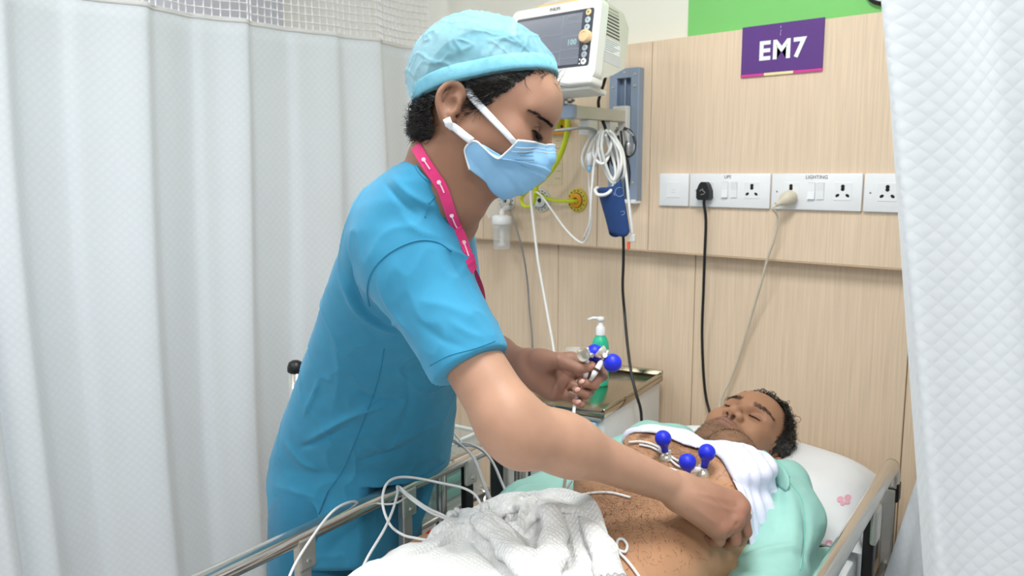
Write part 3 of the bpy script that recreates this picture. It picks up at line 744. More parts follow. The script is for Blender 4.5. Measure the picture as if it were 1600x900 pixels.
obj('hose_web', tube(wpts([(835, 285, 1.98), (838, 298, 1.985), (842, 307, 1.995)]), [.011, .008, .004], 10, n=6), M_YEL, hose, smooth=True)

# ---- suction jar under the first outlet
sj = thing('suction_jar', 'clear suction jar with white lid hanging below the outlets', 'jar', ony(783, 390, YW - .05))
pj = ony(784, 345, 2.025)
def jl(prof, m, name, **k): return obj(name, lathe(prof, 28, (np.eye(3), pj)), m, sj, smooth=True, **k)
jl([(.0, -.098), (.026, -.098), (.029, -.092), (.031, -.02), (.031, -.004), (.029, -.004), (.029, -.09), (.0, -.095)], M_CLEAR, 'jar_glass')
jl([(.0, .020), (.022, .020), (.033, .014), (.034, -.010), (.032, -.012), (.0, -.012)], M_WHITE, 'lid')
obj('dip_tube', lathe([(.0, -.085), (.012, -.085), (.012, -.078), (.0065, -.074), (.0065, -.012)], 14, (np.eye(3), pj)), M_WHITE, sj, smooth=True)
for k in range(4): obj('level_mark', cbox((pj[0] + .012, pj[1] - .0295, pj[2] - .03 - k * .012), (.012, .0006, .0012)), M_GREYCAB, sj)
obj('neck', tube([pj + V(0, 0, .018), pj + V(-.004, .01, .035), pj + V(.0, .035, .045)], .009, 12, n=5), M_WHITE, sj, smooth=True)
pb = ony(770, 318, 2.02)
obj('plastic_cover', xf(prism([(-.055, .035), (.02, .045), (.045, .01), (.02, -.045), (-.012, -.05), (-.03, -.02)], .022), frame(pb + V(0, .012, 0), (1, 0, 0), (0, 0, 1))), M_CLEAR, sj)

# ---- cables on the wall
def cable(name, label, cat, pts, r, m, sub='cable_run', n=8, t=None, seg=8, closed=False):
    if t is None: t = thing(name, label, cat, pts[0])
    obj(sub, tube(pts, r, seg, closed, n=n), m, t, smooth=True); return t
cable('sensor_cable', 'thick white cable hanging from the outlets to the cabinet', 'cable', wpts([(829, 282, 1.97), (830, 315, 1.97), (835, 360, 1.96), (841, 410, 1.95), (850, 460, 1.94), (858, 505, 1.92), (865, 545, 1.90), (870, 600, 1.86), (869, 632, 1.8)]), .0042, M_WCAB)
cable('thin_tube', 'thin grey tube dropping behind the suction jar', 'tube', wpts([(797, 328, 2.04), (808, 360, 2.03), (818, 400, 2.06), (824, 440, 2.09), (827, 480, 2.1), (831, 520, 2.1), (833, 560, 2.1), (836, 600, 2.1)]), .003, M_GREYCAB)
cable('pressure_tube', 'slack pale tube swinging from outlet to the hanging coil', 'tube', wpts([(838, 300, 1.965), (846, 306, 1.965), (862, 328, 1.96), (882, 356, 1.95), (902, 376, 1.94), (914, 378, 1.93), (922, 360, 1.92), (924, 330, 1.915), (921, 300, 1.915), (920, 262, 1.915)]), .0030, M_WCAB)
cable('monitor_cable', 'grey cable running from the monitor to the hook', 'cable', wpts([(845, 206, 1.70), (856, 205, 1.71), (880, 203, 1.74), (905, 200, 1.79), (922, 201, 1.85), (932, 206, 1.88), (934, 215, 1.89)]), .0042, M_GREYCAB)
cable('mains_lead', 'black mains lead looping behind the monitor arm', 'cable', wpts([(946, 122, 1.87), (943, 132, 1.88), (938, 148, 1.9), (935, 160, 1.92), (937, 176, 1.95), (943, 192, 1.93), (950, 214, 1.93), (953, 236, 1.93), (950, 260, 1.93), (956, 280, 1.93), (968, 284, 1.94)]), .0045, M_BLACK)
# coil of white leads on the arm
coil = thing('cable_coil', 'bundle of white looped leads hanging from the monitor arm', 'cable coil', ony(940, 205, 1.9))
LOOPS = [[(940, 203), (924, 214), (912, 236), (910, 254), (918, 264), (934, 246), (944, 216)],
         [(940, 205), (930, 214), (920, 236), (916, 252), (924, 262), (938, 250), (952, 236), (956, 214), (948, 204)],
         [(938, 206), (934, 226), (938, 246), (946, 266), (954, 282), (961, 286), (966, 272), (966, 248), (960, 222), (950, 206)],
         [(942, 204), (940, 230), (946, 256), (955, 278), (962, 282), (970, 262), (970, 240), (962, 216), (952, 204)],
         [(944, 204), (950, 224), (958, 248), (962, 270), (958, 282), (950, 276), (944, 256), (940, 230)],
         [(946, 203), (960, 214), (972, 234), (976, 258), (974, 276), (964, 284), (954, 276)],
         [(936, 206), (928, 222), (928, 244), (940, 256), (950, 246), (952, 226), (946, 210)]]
for k, L in enumerate(LOOPS):
    pts = wpts([(a, b, 1.895 - .008 * (k % 4) + .012 * math.sin(i * 1.7 + k)) for i, (a, b) in enumerate(L)])
    obj('loop', tube(pts, .0042, 8, n=8), M_WCAB if k % 2 == 0 else mat('white_cable_b', '#d7d9d6', .45), coil, smooth=True)
obj('hanging_lead', tube(wpts([(950, 205, 1.885), (964, 226, 1.88), (974, 250, 1.88), (979, 280, 1.88), (982, 312, 1.88), (985, 340, 1.88), (988, 366, 1.885)]), .004, 8, n=8), M_WCAB, coil, smooth=True)
obj('hanging_lead', tube(wpts([(938, 208, 1.875), (934, 232, 1.87), (928, 258, 1.87), (925, 290, 1.87), (923, 325, 1.87), (921, 350, 1.88), (912, 372, 1.9)]), .0034, 8, n=8), M_WCAB, coil, smooth=True)
pcn = ony(921, 248, 1.88)
obj('connector', lathe([(0, -.02), (.007, -.02), (.008, .01), (.005, .022), (0, .022)], 12, (np.eye(3), pcn)), M_WHITE, coil, smooth=True)
obj('connector_tip', lathe([(0, -.038), (.0045, -.036), (.0055, -.02), (0, -.02)], 12, (np.eye(3), pcn)), mat('connector_blue', '#7fb2dc', .4), coil, smooth=True)
clip = ony(988, 372, 1.885)
obj('end_clip', cbox(clip, (.018, .01, .022), .003), M_OFFWHITE, coil); obj('end_sensor', lathe([(0, -.022), (.004, -.02), (.005, 0), (0, .002)], 10, (np.eye(3), clip + V(-.012, 0, -.012))), mat('sensor_red', '#ef6a4a', .4), coil)
dk = thing('cable_coil', 'dark grey coiled lead hung beside the wall track', 'cable coil', ony(975, 195, 2.0))
for k, L in enumerate([[(962, 198), (956, 215), (954, 240), (957, 256), (964, 256), (968, 236), (966, 212)], [(966, 200), (958, 214), (960, 240), (966, 252), (974, 246), (978, 222), (974, 202)], [(975, 200), (986, 206), (992, 222), (990, 238), (980, 245), (976, 238)], [(980, 203), (990, 214), (990, 234), (984, 243)], [(970, 204), (972, 226), (970, 250), (974, 244), (980, 220)]]):
    pts = wpts([(a, b, 1.99 - .006 * k + .006 * math.sin(i * 2.1)) for i, (a, b) in enumerate(L)])
    obj('loop', tube(pts, .0042 if k < 3 else .0034, 8, n=8), M_DARK if k % 2 == 0 else M_GREYCAB, dk, smooth=True)
obj('hanging_lead', tube(wpts([(968, 240, 2.0), (980, 250, 2.02), (984, 270, 2.02), (982, 296, 2.03)]), .003, 8, n=6), M_DARK, dk, smooth=True)
obj('jack', lathe([(0, -.02), (.005, -.018), (.006, .012), (.003, .02), (0, .02)], 10, (np.eye(3), ony(982, 232, 1.965))), M_STEEL, dk, smooth=True)

# ---- blood pressure cuff
cf_ = thing('pressure_cuff', 'dark blue blood pressure cuff hanging rolled from its tube', 'blood pressure cuff', ony(960, 375, 1.9))
M_NAVY = mat('cuff_navy', '#1f4076', .8, var=.07, vs=40, bump=.15, bs=500)
top = ony(953, 293, 1.88); bot = ony(968, 366, 1.88); axc = (bot - top); Lc = np.linalg.norm(axc); axc /= Lc
Mc = frame(top, (1, -.25, .12), z=None, y=np.cross(axc, (1, -.25, .12)))
vv = []; ff = []
nA, nL = 40, 14
for i in range(nL + 1):
    for k in range(nA):
        a = 2 * math.pi * k / nA; t_ = i / nL
        ra = .046 - .006 * t_ + .0015 * math.sin(3 * a + 4 * t_); rb = .024 - .008 * t_
        q = Mc[1] + Mc[0] @ V(ra * math.cos(a), 0, 0) + (np.cross(axc, Mc[0][:, 0])) * rb * math.sin(a) + axc * (Lc * t_ + .012 * math.cos(a) * (1 - t_) * -1 + .008 * math.sin(2 * a))
        vv.append(q)
for i in range(nL):
    for k in range(nA): l = (k + 1) % nA; ff.append((i * nA + k, i * nA + l, (i + 1) * nA + l, (i + 1) * nA + k))
ob = obj('cuff_sleeve', (vv, ff), M_NAVY, cf_, smooth=True); solidify(ob, .005, -1)
cs = Skin(np.array(vv), np.array(ff))
M_CPR = mat('cuff_print', '#8fa6cc', .7)
rc = [cs.hit(968 + 6.5 * math.cos(a), 300 + 7 * math.sin(a), 2.4, .0012) for a in np.linspace(0, 2 * math.pi, 22)[:-1]]
obj('size_ring', tube(rc, .0009, 5, True), M_CPR, cf_)
obj('print_mark', tube(cs.line([(959, 301), (961, 306)], .0012, 3), .0009, 5), M_CPR, cf_)
obj('print_mark', tube(cs.line([(970, 331), (975, 330), (975, 335), (971, 336)], .0012, 3), .0008, 5), M_CPR, cf_)
obj('air_tube', tube(wpts([(961, 284, 1.89), (956, 296, 1.86), (946, 304, 1.845), (934, 304, 1.845), (930, 297, 1.86), (934, 293, 1.88)]), .0048, 10, n=8), M_WCAB, cf_, smooth=True)
obj('inner_rim', tube([Mc[1] + Mc[0] @ V(.044 * math.cos(a), 0, 0) + np.cross(axc, Mc[0][:, 0]) * .022 * math.sin(a) + axc * (-.012 * math.cos(a) + .008 * math.sin(2 * a)) for a in np.linspace(0, 2 * math.pi, 40)[:-1]], .002, 6, True), M_NAVY, cf_, smooth=True)
cable('monitor_lead', 'black lead dropping from the blue cuff to the cabinet', 'cable', wpts([(971, 340, 1.93), (974, 372, 1.92), (974, 410, 1.92), (973, 450, 1.92), (976, 490, 1.92), (980, 535, 1.88), (986, 580, 1.84), (994, 615, 1.82), (1001, 640, 1.82), (1003, 668, 1.82)]), .0042, M_BLACK)
# ================================================================== BED, CABINET, TROLLEY
BA = math.radians(98.4); E1 = V(math.cos(BA), math.sin(BA), 0); E2 = V(math.sin(BA), -math.cos(BA), 0); B0 = V(-.8875, 1.2, 0)
def bp(s, w_, z): return B0 + E1 * s + E2 * w_ + V(0, 0, z)
BM = (np.stack([E2, E1, V(0, 0, 1)], 1), B0)         # local x across the bed (near side +), y to the head, z up
def bbox(lo, hi, bev=.004, seg=2): return xf(box(lo, hi, bev, seg), BM)
M_MATT = mat('mattress_cover', '#232a30', .55, var=.08); M_SHEET = mat('white_sheet', '#e9ecee', .85, var=.02, bump=.1, bs=60)
bed = thing('hospital_bed', 'steel framed hospital bed with tubular side rails under the patient', 'bed', (B0[0], B0[1], 0))
RZ = .74; RW = .42
obj('mattress', bbox((-.225, -1.15, .47), (.37, .80, .60), .03, 4), M_MATT, bed, autosmooth=40)
obj('bed_sheet', bbox((-.23, -1.0, .50), (.40, .805, .612), .006, 2), M_SHEET, bed, autosmooth=40)
for sx in (-.20, .36):
    obj('base_frame', bbox((sx - .02, -1.15, .40), (sx + .02, .80, .46)), M_STEEL, bed)
    for sy in (-1.0, .62):
        lg = obj('leg', xf(tube([V(sx, sy, .10), V(sx, sy, .40)], .02, 12), BM), M_STEEL, bed)
        obj('castor', xf(tube([V(sx - .014, sy, .05), V(sx + .014, sy, .05)], .05, 18), BM), M_BLACK, lg)
obj('base_frame', bbox((-.2, .76, .40), (.36, .80, .46)), M_STEEL, bed); obj('base_frame', bbox((-.43, -1.15, .40), (.36, -1.11, .46)), M_STEEL, bed)
# far rail
for sy in (-.9, .2): obj('rail_support', bbox((-RW - .01, sy - .015, .42), (-.2, sy + .015, .45)), M_STEEL, bed)
obj('side_rail', xf(tube([V(-RW, -1.05, .55), V(-RW, -1.05, RZ - .06), V(-RW, -1.02, RZ - .012), V(-RW, -.97, RZ), V(-RW, -.4, RZ), V(-RW, .33, RZ), V(-RW, .375, RZ - .012), V(-RW, .395, RZ - .05), V(-RW, .40, .50)], .0175, 14, n=5), BM), M_CHROME, bed, smooth=True, label='far chrome side rail')
obj('lower_rail', xf(tube([V(-RW, -1.05, .50), V(-RW, .40, .50)], .011, 10), BM), M_CHROME, bed, smooth=True)
for sy, mm in ((-.345, M_STEEL), (-.06, M_STEEL), (.16, M_BLACK), (.335, M_STEEL)):
    pp = obj('rail_post', bbox((-RW - .006, sy - .014, .44), (-RW + .012, sy + .014, RZ - .02), .003), mm, bed)
    obj('rail_bracket', bbox((-RW + .008, sy - .021, RZ - .062), (-RW + .0195, sy + .021, RZ + .002), .005), M_STEEL, pp)
    obj('rivet', lathe([(.0055, 0), (.004, .003), (0, .0035)], 12, frame(bp(sy, -RW + .0195, RZ - .044), E1, (0, 0, 1))), M_CHROME, pp)
# near rail
obj('side_rail', xf(tube([V(RW, -.25, .52), V(RW, -.25, RZ - .05), V(RW, -.23, RZ - .01), V(RW, -.18, RZ), V(RW, .2, RZ), V(RW, .62, RZ), V(RW, .66, RZ - .004), V(RW, .677, RZ - .025), V(RW, .68, RZ - .07)], .0165, 16, n=6), BM), M_CHROME, bed, smooth=True, label='near chrome side rail')
for dy, mm in ((-.013, M_STEEL), (.0, M_DARK), (.013, M_STEEL)):
    obj('rail_post', bbox((RW - .012, .665 + dy - .006, .40), (RW + .012, .665 + dy + .0055, RZ - .055), .002), mm, bed)
pp = obj('rail_bracket', bbox((RW - .008, .668, RZ - .09), (RW + .0175, .700, RZ - .045), .004), M_BLACK, bed)
obj('rivet', lathe([(.006, 0), (.005, .006), (0, .007)], 12, frame(bp(.705, RW + .0, RZ - .08), E2, (0, 0, 1))), M_CHROME, pp)
pp = obj('rail_post', bbox((RW - .010, .41, .40), (RW + .012, .435, RZ - .01), .004), M_BLACK, bed); obj('rail_bracket', bbox((RW + .004, .40, RZ - .09), (RW + .018, .45, RZ - .012), .006), M_STEEL, pp)
obj('lower_rail', xf(tube([V(RW, -.25, .50), V(RW, .68, .50)], .011, 10), BM), M_CHROME, bed, smooth=True)

# ---- pillow
def pillow_mesh(cx, cy, cz, hx, hy, hz, M, nu=56, nv=40):
    v = []; 
    for side in (1, -1):
        for i in range(nu + 1):
            for j in range(nv + 1):
                u = 2 * i / nu - 1; w = 2 * j / nv - 1
                pin = 1 - .07 * (1 - abs(u) ** 2) * abs(w) ** 6 - .0
                pin2 = 1 - .06 * (1 - abs(w) ** 2) * abs(u) ** 6
                th = ((1 - abs(u) ** 3.2) * (1 - abs(w) ** 3.2)) ** .55
                x = cx + hx * u * pin2; y = cy + hy * w * pin
                z = cz - .045 + ((hz + .045) * th if side > 0 else -(hz - .045) * th)
                if side > 0:
                    dd = math.exp(-(((x - HDX) / .11) ** 2 + ((y - HDY) / .13) ** 2)); z -= .03 * dd * th
                    z += .006 * th * noise.noise(Vector((x * 9, y * 7, 1)))
                v.append(M[0] @ V(x, y, z) + M[1])
    f = []; n1 = (nu + 1) * (nv + 1)
    for s_ in (0, 1):
        for i in range(nu):
            for j in range(nv):
                a = s_ * n1 + i * (nv + 1) + j; q = (a, a + nv + 1, a + nv + 2, a + 1); f.append(q if s_ == 0 else q[::-1])
    return np.array(v), np.array(f)
HDX, HDY = .13, .53
M_PIL = mat('pillow_cotton', '#eceef0', .85, var=.02, bump=.12, bs=35, bd=.004)
pl = thing('pillow', 'white pillow with small pink butterfly print under the head', 'pillow', bp(.6, .08, .61))
pv_, pf_ = pillow_mesh(.10, .585, .682, .315, .205, .075, BM)
obj('pillow_case', (pv_, pf_), M_PIL, pl, smooth=True)
PS = Skin(pv_, pf_)
M_PINK = mat('pink_print', '#f2b4c4', .85, var=.08)
def butterfly(px_, py_, sc, rot, m=M_PINK):
    for (dx, dy, rx, ry) in ((-.55, -.25, .5, .42), (.55, -.3, .5, .42), (-.35, .38, .36, .3), (.38, .34, .36, .3)):
        c0, s0 = math.cos(rot), math.sin(rot); ring = []
        for a in np.linspace(0, 2 * math.pi, 13)[:-1]:
            ex = dx + rx * math.cos(a); ey = dy + ry * math.sin(a)
            ring.append(PS.hit(px_ + sc * (ex * c0 - ey * s0), py_ + sc * (ex * s0 + ey * c0), 1.9, .0012))
        cen = np.mean(ring, 0)
        v = [cen] + ring; f = [(0, 1 + i, 1 + (i + 1) % 12) for i in range(12)]
        obj('print_wing', (v, f), m, pl)
butterfly(1288, 852, 13, .1); butterfly(1319, 782, 11, -.2); butterfly(1072, 690, 8, .3, mat('pink_print_faded', '#edcdd4', .85))

# ---- bedside cabinet
cab = thing('bedside_cabinet', 'white bedside cabinet with shiny steel top and blue drawer', 'cabinet', (-1.28, 1.85, 0))
CA = math.atan2(2.10 - 1.646, -1.283 + 1.18)             # direction front to back along the right side
c1 = V(math.cos(CA), math.sin(CA), 0); c2 = V(math.sin(CA), -math.cos(CA), 0)
CM = (np.stack([c2, c1, V(0, 0, 1)], 1), V(-1.18, 1.646, 0)); CT = .806; CW = .30; CD = .445
def kb(lo, hi, b_=.003, s_=2): return xf(box(lo, hi, b_, s_), CM)
M_CABW = mat('cabinet_white', '#dfe2e2', .45, var=.02)
obj('cabinet_body', kb((-CW + .006, .012, .06), (-.006, CD - .01, CT - .022), .004), M_CABW, cab)
obj('steel_top', kb((-CW, 0, CT - .022), (0, CD, CT - .004), .004), M_STEELTOP, cab, autosmooth=40)
obj('top_lip', MB().add(kb((-CW, CD - .012, CT - .004), (0, CD, CT + .012))).add(kb((-.012, 0, CT - .004), (0, CD - .012, CT + .004))).out(), M_STEELTOP, cab)
obj('finger_recess', kb((-CW + .03, .002, CT - .032), (-.012, .0125, CT - .0225), .002), mat('recess_grey', '#a9aba6', .4, .4), cab)
dr = obj('drawer', kb((-.10, -.004, CT - .18), (-.024, .0125, CT - .036), .006, 3), mat('drawer_blue', '#7fc0e8', .4, var=.02), cab, autosmooth=40)
obj('drawer_handle', kb((-.08, -.012, CT - .15), (-.045, -.003, CT - .14), .002), M_OFFWHITE, dr)
obj('door', kb((-CW + .02, -.002, .10), (-.02, .0125, CT - .24), .004), M_CABW, cab)
for a in (-.03, -CW + .03):
    for b in (.03, CD - .04): obj('leg', xf(tube([V(a, b, 0), V(a, b, .07)], .014, 10), CM), M_STEEL, cab)
# ---- things on the cabinet
q = CM[0] @ V(-.125, .285, 0) + CM[1]
sp = ony(938, 545, 1.86)
soap = thing('soap_bottle', 'green pump bottle with white dispenser on the steel cabinet top', 'bottle', (sp[0], sp[1], CT - .004))
sm = (np.eye(3), V(sp[0], sp[1], CT - .004))
M_SOAP = mat('green_bottle', '#2fc19a', .3, var=.03, sss=.2)
obj('bottle_body', lathe([(0, 0), (.022, 0), (.0245, .004), (.025, .02), (.025, .105), (.023, .125), (.018, .138), (.0115, .145), (.0115, .15), (0, .15)], 32, sm), M_SOAP, soap, smooth=True)
obj('pump_collar', lathe([(0, .146), (.0135, .146), (.0135, .166), (.011, .170), (.0065, .176), (.0065, .186), (0, .186)], 24, sm), M_WHITE, soap, autosmooth=40)
obj('pump_head', MB().add(lathe([(0, .186), (.010, .186), (.010, .194), (.008, .198), (0, .198)], 20, sm)).add(tube([sm[1] + V(0, 0, .193), sm[1] + V(-.018, -.012, .194), sm[1] + V(-.03, -.02, .188)], .0042, 8)).out(), M_WHITE, soap, smooth=True)
cp = ony(899, 548, 1.90)
cup = thing('plastic_cup', 'small clear plastic cup beside the soap bottle', 'cup', (cp[0], cp[1], CT - .004)); um = (np.eye(3), V(cp[0], cp[1], CT - .004))
obj('cup_wall', lathe([(0, 0), (.022, 0), (.030, .078), (.032, .080), (.0305, .081), (.0285, .078), (.0205, .003), (0, .003)], 28, um), M_CLEAR, cup, smooth=True)
obj('cup_rim', tube([um[1] + V(.0315 * math.cos(a), .0315 * math.sin(a), .08) for a in np.linspace(0, 2 * math.pi, 33)[:-1]], .0012, 6, True), M_CLEAR, cup, smooth=True)
ad = CM[0] @ V(-.175, -.02, CT - .045) + CM[1]
adp = thing('cable_adapter', 'white cable connector block hanging at the cabinet front', 'connector', ad)
obj('adapter_body', xf(cbox((0, 0, 0), (.085, .03, .04), .010, 3), (CM[0], ad)), M_OFFWHITE, adp, autosmooth=40)
obj('adapter_ribs', MB().add(xf(cbox((.047, 0, .004), (.004, .026, .034), .001), (CM[0], ad))).add(xf(cbox((.054, 0, .004), (.004, .024, .030), .001), (CM[0], ad))).add(xf(cbox((.061, 0, .004), (.004, .022, .026), .001), (CM[0], ad))).out(), M_OFFWHITE, adp)
obj('adapter_plug', xf(cbox((.05, .0, -.027), (.03, .02, .016), .003), (CM[0], ad)), M_BLACK, adp)
obj('adapter_lead', xf(tube([V(-.02, -.01, .016), V(-.012, -.02, .034), V(.012, -.02, .04), V(.018, -.01, .02)], .0035, 8, n=6), (CM[0], ad)), M_WCAB, adp, smooth=True)

# ---- instrument trolley behind the nurse
TM = (BM[0], V(-1.66, 1.06, 0)); TL, TW = .43, .24
tro = thing('instrument_trolley', 'chrome trolley with black capped posts behind the nurse', 'trolley', (-1.58, 1.25, 0))
UL = .24
for (a, b) in ((0, TL), (TW, TL)): obj('post', xf(tube([V(a, b, .0), V(a, b, .556)], .016, 14), TM), M_CHROME, tro, smooth=True)
for (a, b) in ((0, 0), (TW, 0), (0, UL), (TW, UL)):
    p_ = obj('post', xf(tube([V(a, b, .06), V(a, b, .942)], .018, 16), TM), M_CHROME, tro, smooth=True)
    obj('post_cap', xf(lathe([(.0195, .936), (.0195, .946), (.015, .958), (.008, .962), (0, .963)], 18), (TM[0], TM[1] + TM[0] @ V(a, b, 0))), M_BLACK, p_, smooth=True)
    obj('castor', xf(tube([V(a - .012, b, .035), V(a + .012, b, .035)], .035, 16), TM), M_BLACK, p_)
for (a, b) in (((0, 0), (0, UL)), ((0, UL), (TW, UL)), ((TW, UL), (TW, 0)), ((0, 0), (TW, 0))):
    obj('guard_bar', xf(tube([V(*a, .925), V(*b, .925)], .0048, 8), TM), M_CHROME, tro, smooth=True)
for z_, l_ in ((.785, UL), (.54, TL)): obj('shelf', xf(box((-.012, -.012, z_), (TW + .012, l_ + .012, z_ + .014), .004), TM), M_STEEL, tro)
# clear bin with folded green cloth on the lower shelf
bn = thing('storage_bin', 'clear plastic bin of green cloth seen through the far rail', 'bin', TM[0] @ V(.13, .28, .554) + TM[1])
bl, bh = V(.01, .155, .554), V(.235, .42, .72)
wl = MB()
for lo, hi in (((bl[0], bl[1], bl[2]), (bh[0], bh[1], bl[2] + .003)), ((bl[0], bl[1], bl[2]), (bl[0] + .003, bh[1], bh[2])), ((bh[0] - .003, bl[1], bl[2]), (bh[0], bh[1], bh[2])), ((bl[0], bl[1], bl[2]), (bh[0], bl[1] + .003, bh[2])), ((bl[0], bh[1] - .003, bl[2]), (bh[0], bh[1], bh[2]))): wl.add(xf(box(lo, hi), TM))
M_BIN = mat('bin_clear', '#e4efee', .2, alpha=.2); obj('bin_wall', wl.out(), M_BIN, bn)
obj('bin_rim', MB().add(xf(box((bl[0] - .006, bl[1] - .006, bh[2] - .006), (bl[0] + .004, bh[1] + .006, bh[2] + .002), .002), TM)).add(xf(box((bh[0] - .004, bl[1] - .006, bh[2] - .006), (bh[0] + .006, bh[1] + .006, bh[2] + .002), .002), TM)).add(xf(box((bl[0], bl[1] - .006, bh[2] - .006), (bh[0], bl[1] + .004, bh[2] + .002), .002), TM)).add(xf(box((bl[0], bh[1] - .004, bh[2] - .006), (bh[0], bh[1] + .006, bh[2] + .002), .002), TM)).out(), mat('bin_rim', '#dfe9e8', .3, alpha=.75), bn)
M_GC = mat('green_cloth', '#3fae97', .85, var=.12, vs=12)
gc = thing('folded_cloth', 'folded green cloth inside the clear bin', 'cloth', TM[0] @ V(.12, .28, .56) + TM[1])
for k in range(3): obj('fold_layer', xf(box((.025 + .004 * k, .172 + .006 * k, .559 + k * .034), (.222, .405 - .008 * k, .590 + k * .034), .012, 4), TM), M_GC, gc, autosmooth=60)
pk_ = thing('plastic_packet', 'crumpled clear packet lying on the green cloth in the bin', 'packet', TM[0] @ V(.13, .26, .66) + TM[1])
pvv, pff = grid(lambda u, w_: TM[0] @ V(.05 + .16 * u, .185 + .16 * w_, .672 + .018 * noise.noise(Vector((u * 5, w_ * 5, 3))) + .02 * math.sin(u * 3.1) * math.sin(w_ * 3.1)) + TM[1], 14, 14)
ob = obj('packet_film', (pvv, pff), mat('packet_film', '#b9a9ac', .25, alpha=.55), pk_, smooth=True); solidify(ob, .001)
# added dark box, stands in for the shade between trolley and cabinet
cs_ = thing('shade_box', 'made-up dark box standing in for shade beyond the far bed rail', 'shade box', (-1.45, 1.55, 0))
obj('shade_box_body', box((-1.465, 1.515, 0), (-1.385, 1.605, .66), .012, 3), mat('shade_box_black', '#23282c', .5, var=.1), cs_, autosmooth=40)
obj('shade_box_lid', box((-1.469, 1.511, .655), (-1.381, 1.609, .695), .01, 3), M_DARK, cs_, autosmooth=40)
obj('shade_box_handle', tube([V(-1.45, 1.56, .693), V(-1.445, 1.56, .71), V(-1.41, 1.56, .71), V(-1.405, 1.56, .693)], .007, 8, n=5), M_BLACK, cs_, smooth=True)
# ================================================================== PEOPLE
M_SKIN = mat('skin', '#b07e64', .48, var=.05, vs=30, attr=True, sss=.18, bump=.12, bs=420, bd=.0006, spec=.4)
M_HAIR = mat('black_hair', '#14110f', .42, var=.25, vs=60, spec=.5)
CT_ = -CF                                                # towards the camera
def head_sdf(neck, ear_x=-.02, lids=True, jaw=1.0, mouth=True, fz=1.0):
    s = SDF(); ch = (1 - fz) * .06
    s.ell((-.005, 0, .045), (.098, .076, .086), 0)
    s.ell((.03, 0, -.012 * fz), (.060, .064, .085 * fz), .035)
    s.ell((.033 - ch, 0, -.062 * fz), (.050, .053 * jaw, .044 * fz), .03)
    for y in (-1, 1):
        s.cone((-.005, y * .056 * jaw, -.04 * fz), (.062 - ch, y * .022, -.094 * fz), .017, .015, .025)
        s.ell((.055, y * .049, -.02), (.025, .019, .02), .03)
        s.cone((.082, y * .013, .030), (.066, y * .049, .029), .011, .010, .014)
    s.ell((.072 - ch, 0, -.096 * fz), (.021, .023, .018), .022)
    s.ell((.062, 0, .05), (.036, .05, .034), .03)
    for y in (-1, 1): s.ell((.096, y * .033, .010), (.017, .017, .012), .014, sub=True)
    s.cone((.084, 0, .026), (.107, 0, -.022), .0085, .0105, .012)
    for y in (-1, 1):
        s.ell((.097, y * .0125, -.027), (.0105, .008, .0085), .007)
        s.ell((.0715, y * .0325, .009), (.0155, .0165, .0135), .004)
    s.cone((.100, 0, -.034), (.088, 0, -.040), .006, .007, .006)
    if mouth:
        s.ell((.082, 0, -.058), (.018, .028, .022), .014)
        for y in (-1, 1):
            s.cone((.0985, 0, -.0535), (.088, y * .024, -.059), .0052, .0028, .004)
            s.cone((.0965, 0, -.0655), (.087, y * .021, -.061), .0062, .003, .004)
            s.cone((.1055, 0, -.0597), (.092, y * .025, -.0598), .0012, .001, .003, sub=True)
            s.cone((.101, y * .0075, -.043), (.094, y * .0065, -.028), .0042, .003, .003, sub=True)
        s.cone((.1, 0, -.078), (.088, 0, -.078), .006, .005, .012, sub=True)
    else:
        for y in (-1, 1): s.cone((.101, y * .0075, -.043), (.094, y * .0065, -.028), .0042, .003, .003, sub=True)
    # ears
    for y in (-1, 1):
        ex = ear_x; c = V(ex - .006, y * .078, .0)
        ry = y * .35
        Rm = np.array([[math.cos(ry), math.sin(ry) * -1, 0], [math.sin(ry), math.cos(ry), 0], [0, 0, 1.]])
        s.ell((ex - .008, y * .078, .000), (.0175, .0065, .027), .006, Rm)
        hx = [(ex + .007, y * .076, .006), (ex + .006, y * .080, .018), (ex - .004, y * .083, .026), (ex - .016, y * .086, .023), (ex - .024, y * .088, .010), (ex - .023, y * .086, -.006), (ex - .014, y * .082, -.020), (ex - .005, y * .078, -.028), (ex + .001, y * .076, -.022)]
        s.chain(spline(hx, 3), np.interp(np.linspace(0, 1, 25), [0, .5, .8, 1], [.003, .0036, .0045, .005]), .004)
        s.ell((ex - .005, y * .087, -.003), (.0085, .008, .011), .004, Rm, sub=True)
        s.ell((ex - .010, y * .0875, .0135), (.0075, .005, .006), .004, sub=True)
        s.cone((ex + .004, y * .077, .004), (ex + .005, y * .077, -.008), .0045, .0045, .004)
    for (a, b, r1, r2, k) in neck: s.cone(a, b, r1, r2, k)
    return s
def poly_in(px_, py_, poly):
    poly = np.asarray(poly, float); inside = np.zeros(len(px_), bool); j = len(poly) - 1
    for i in range(len(poly)):
        xi, yi = poly[i]; xj, yj = poly[j]
        c = ((yi > py_) != (yj > py_)) & (px_ < (xj - xi) * (py_ - yi) / (yj - yi + 1e-12) + xi); inside ^= c; j = i
    return inside
def lerp3(a, b, t): return a * (1 - t[:, None]) + np.asarray(b) * t[:, None]
def sstep(x, a, b): t = np.clip((x - a) / (b - a), 0, 1); return t * t * (3 - 2 * t)

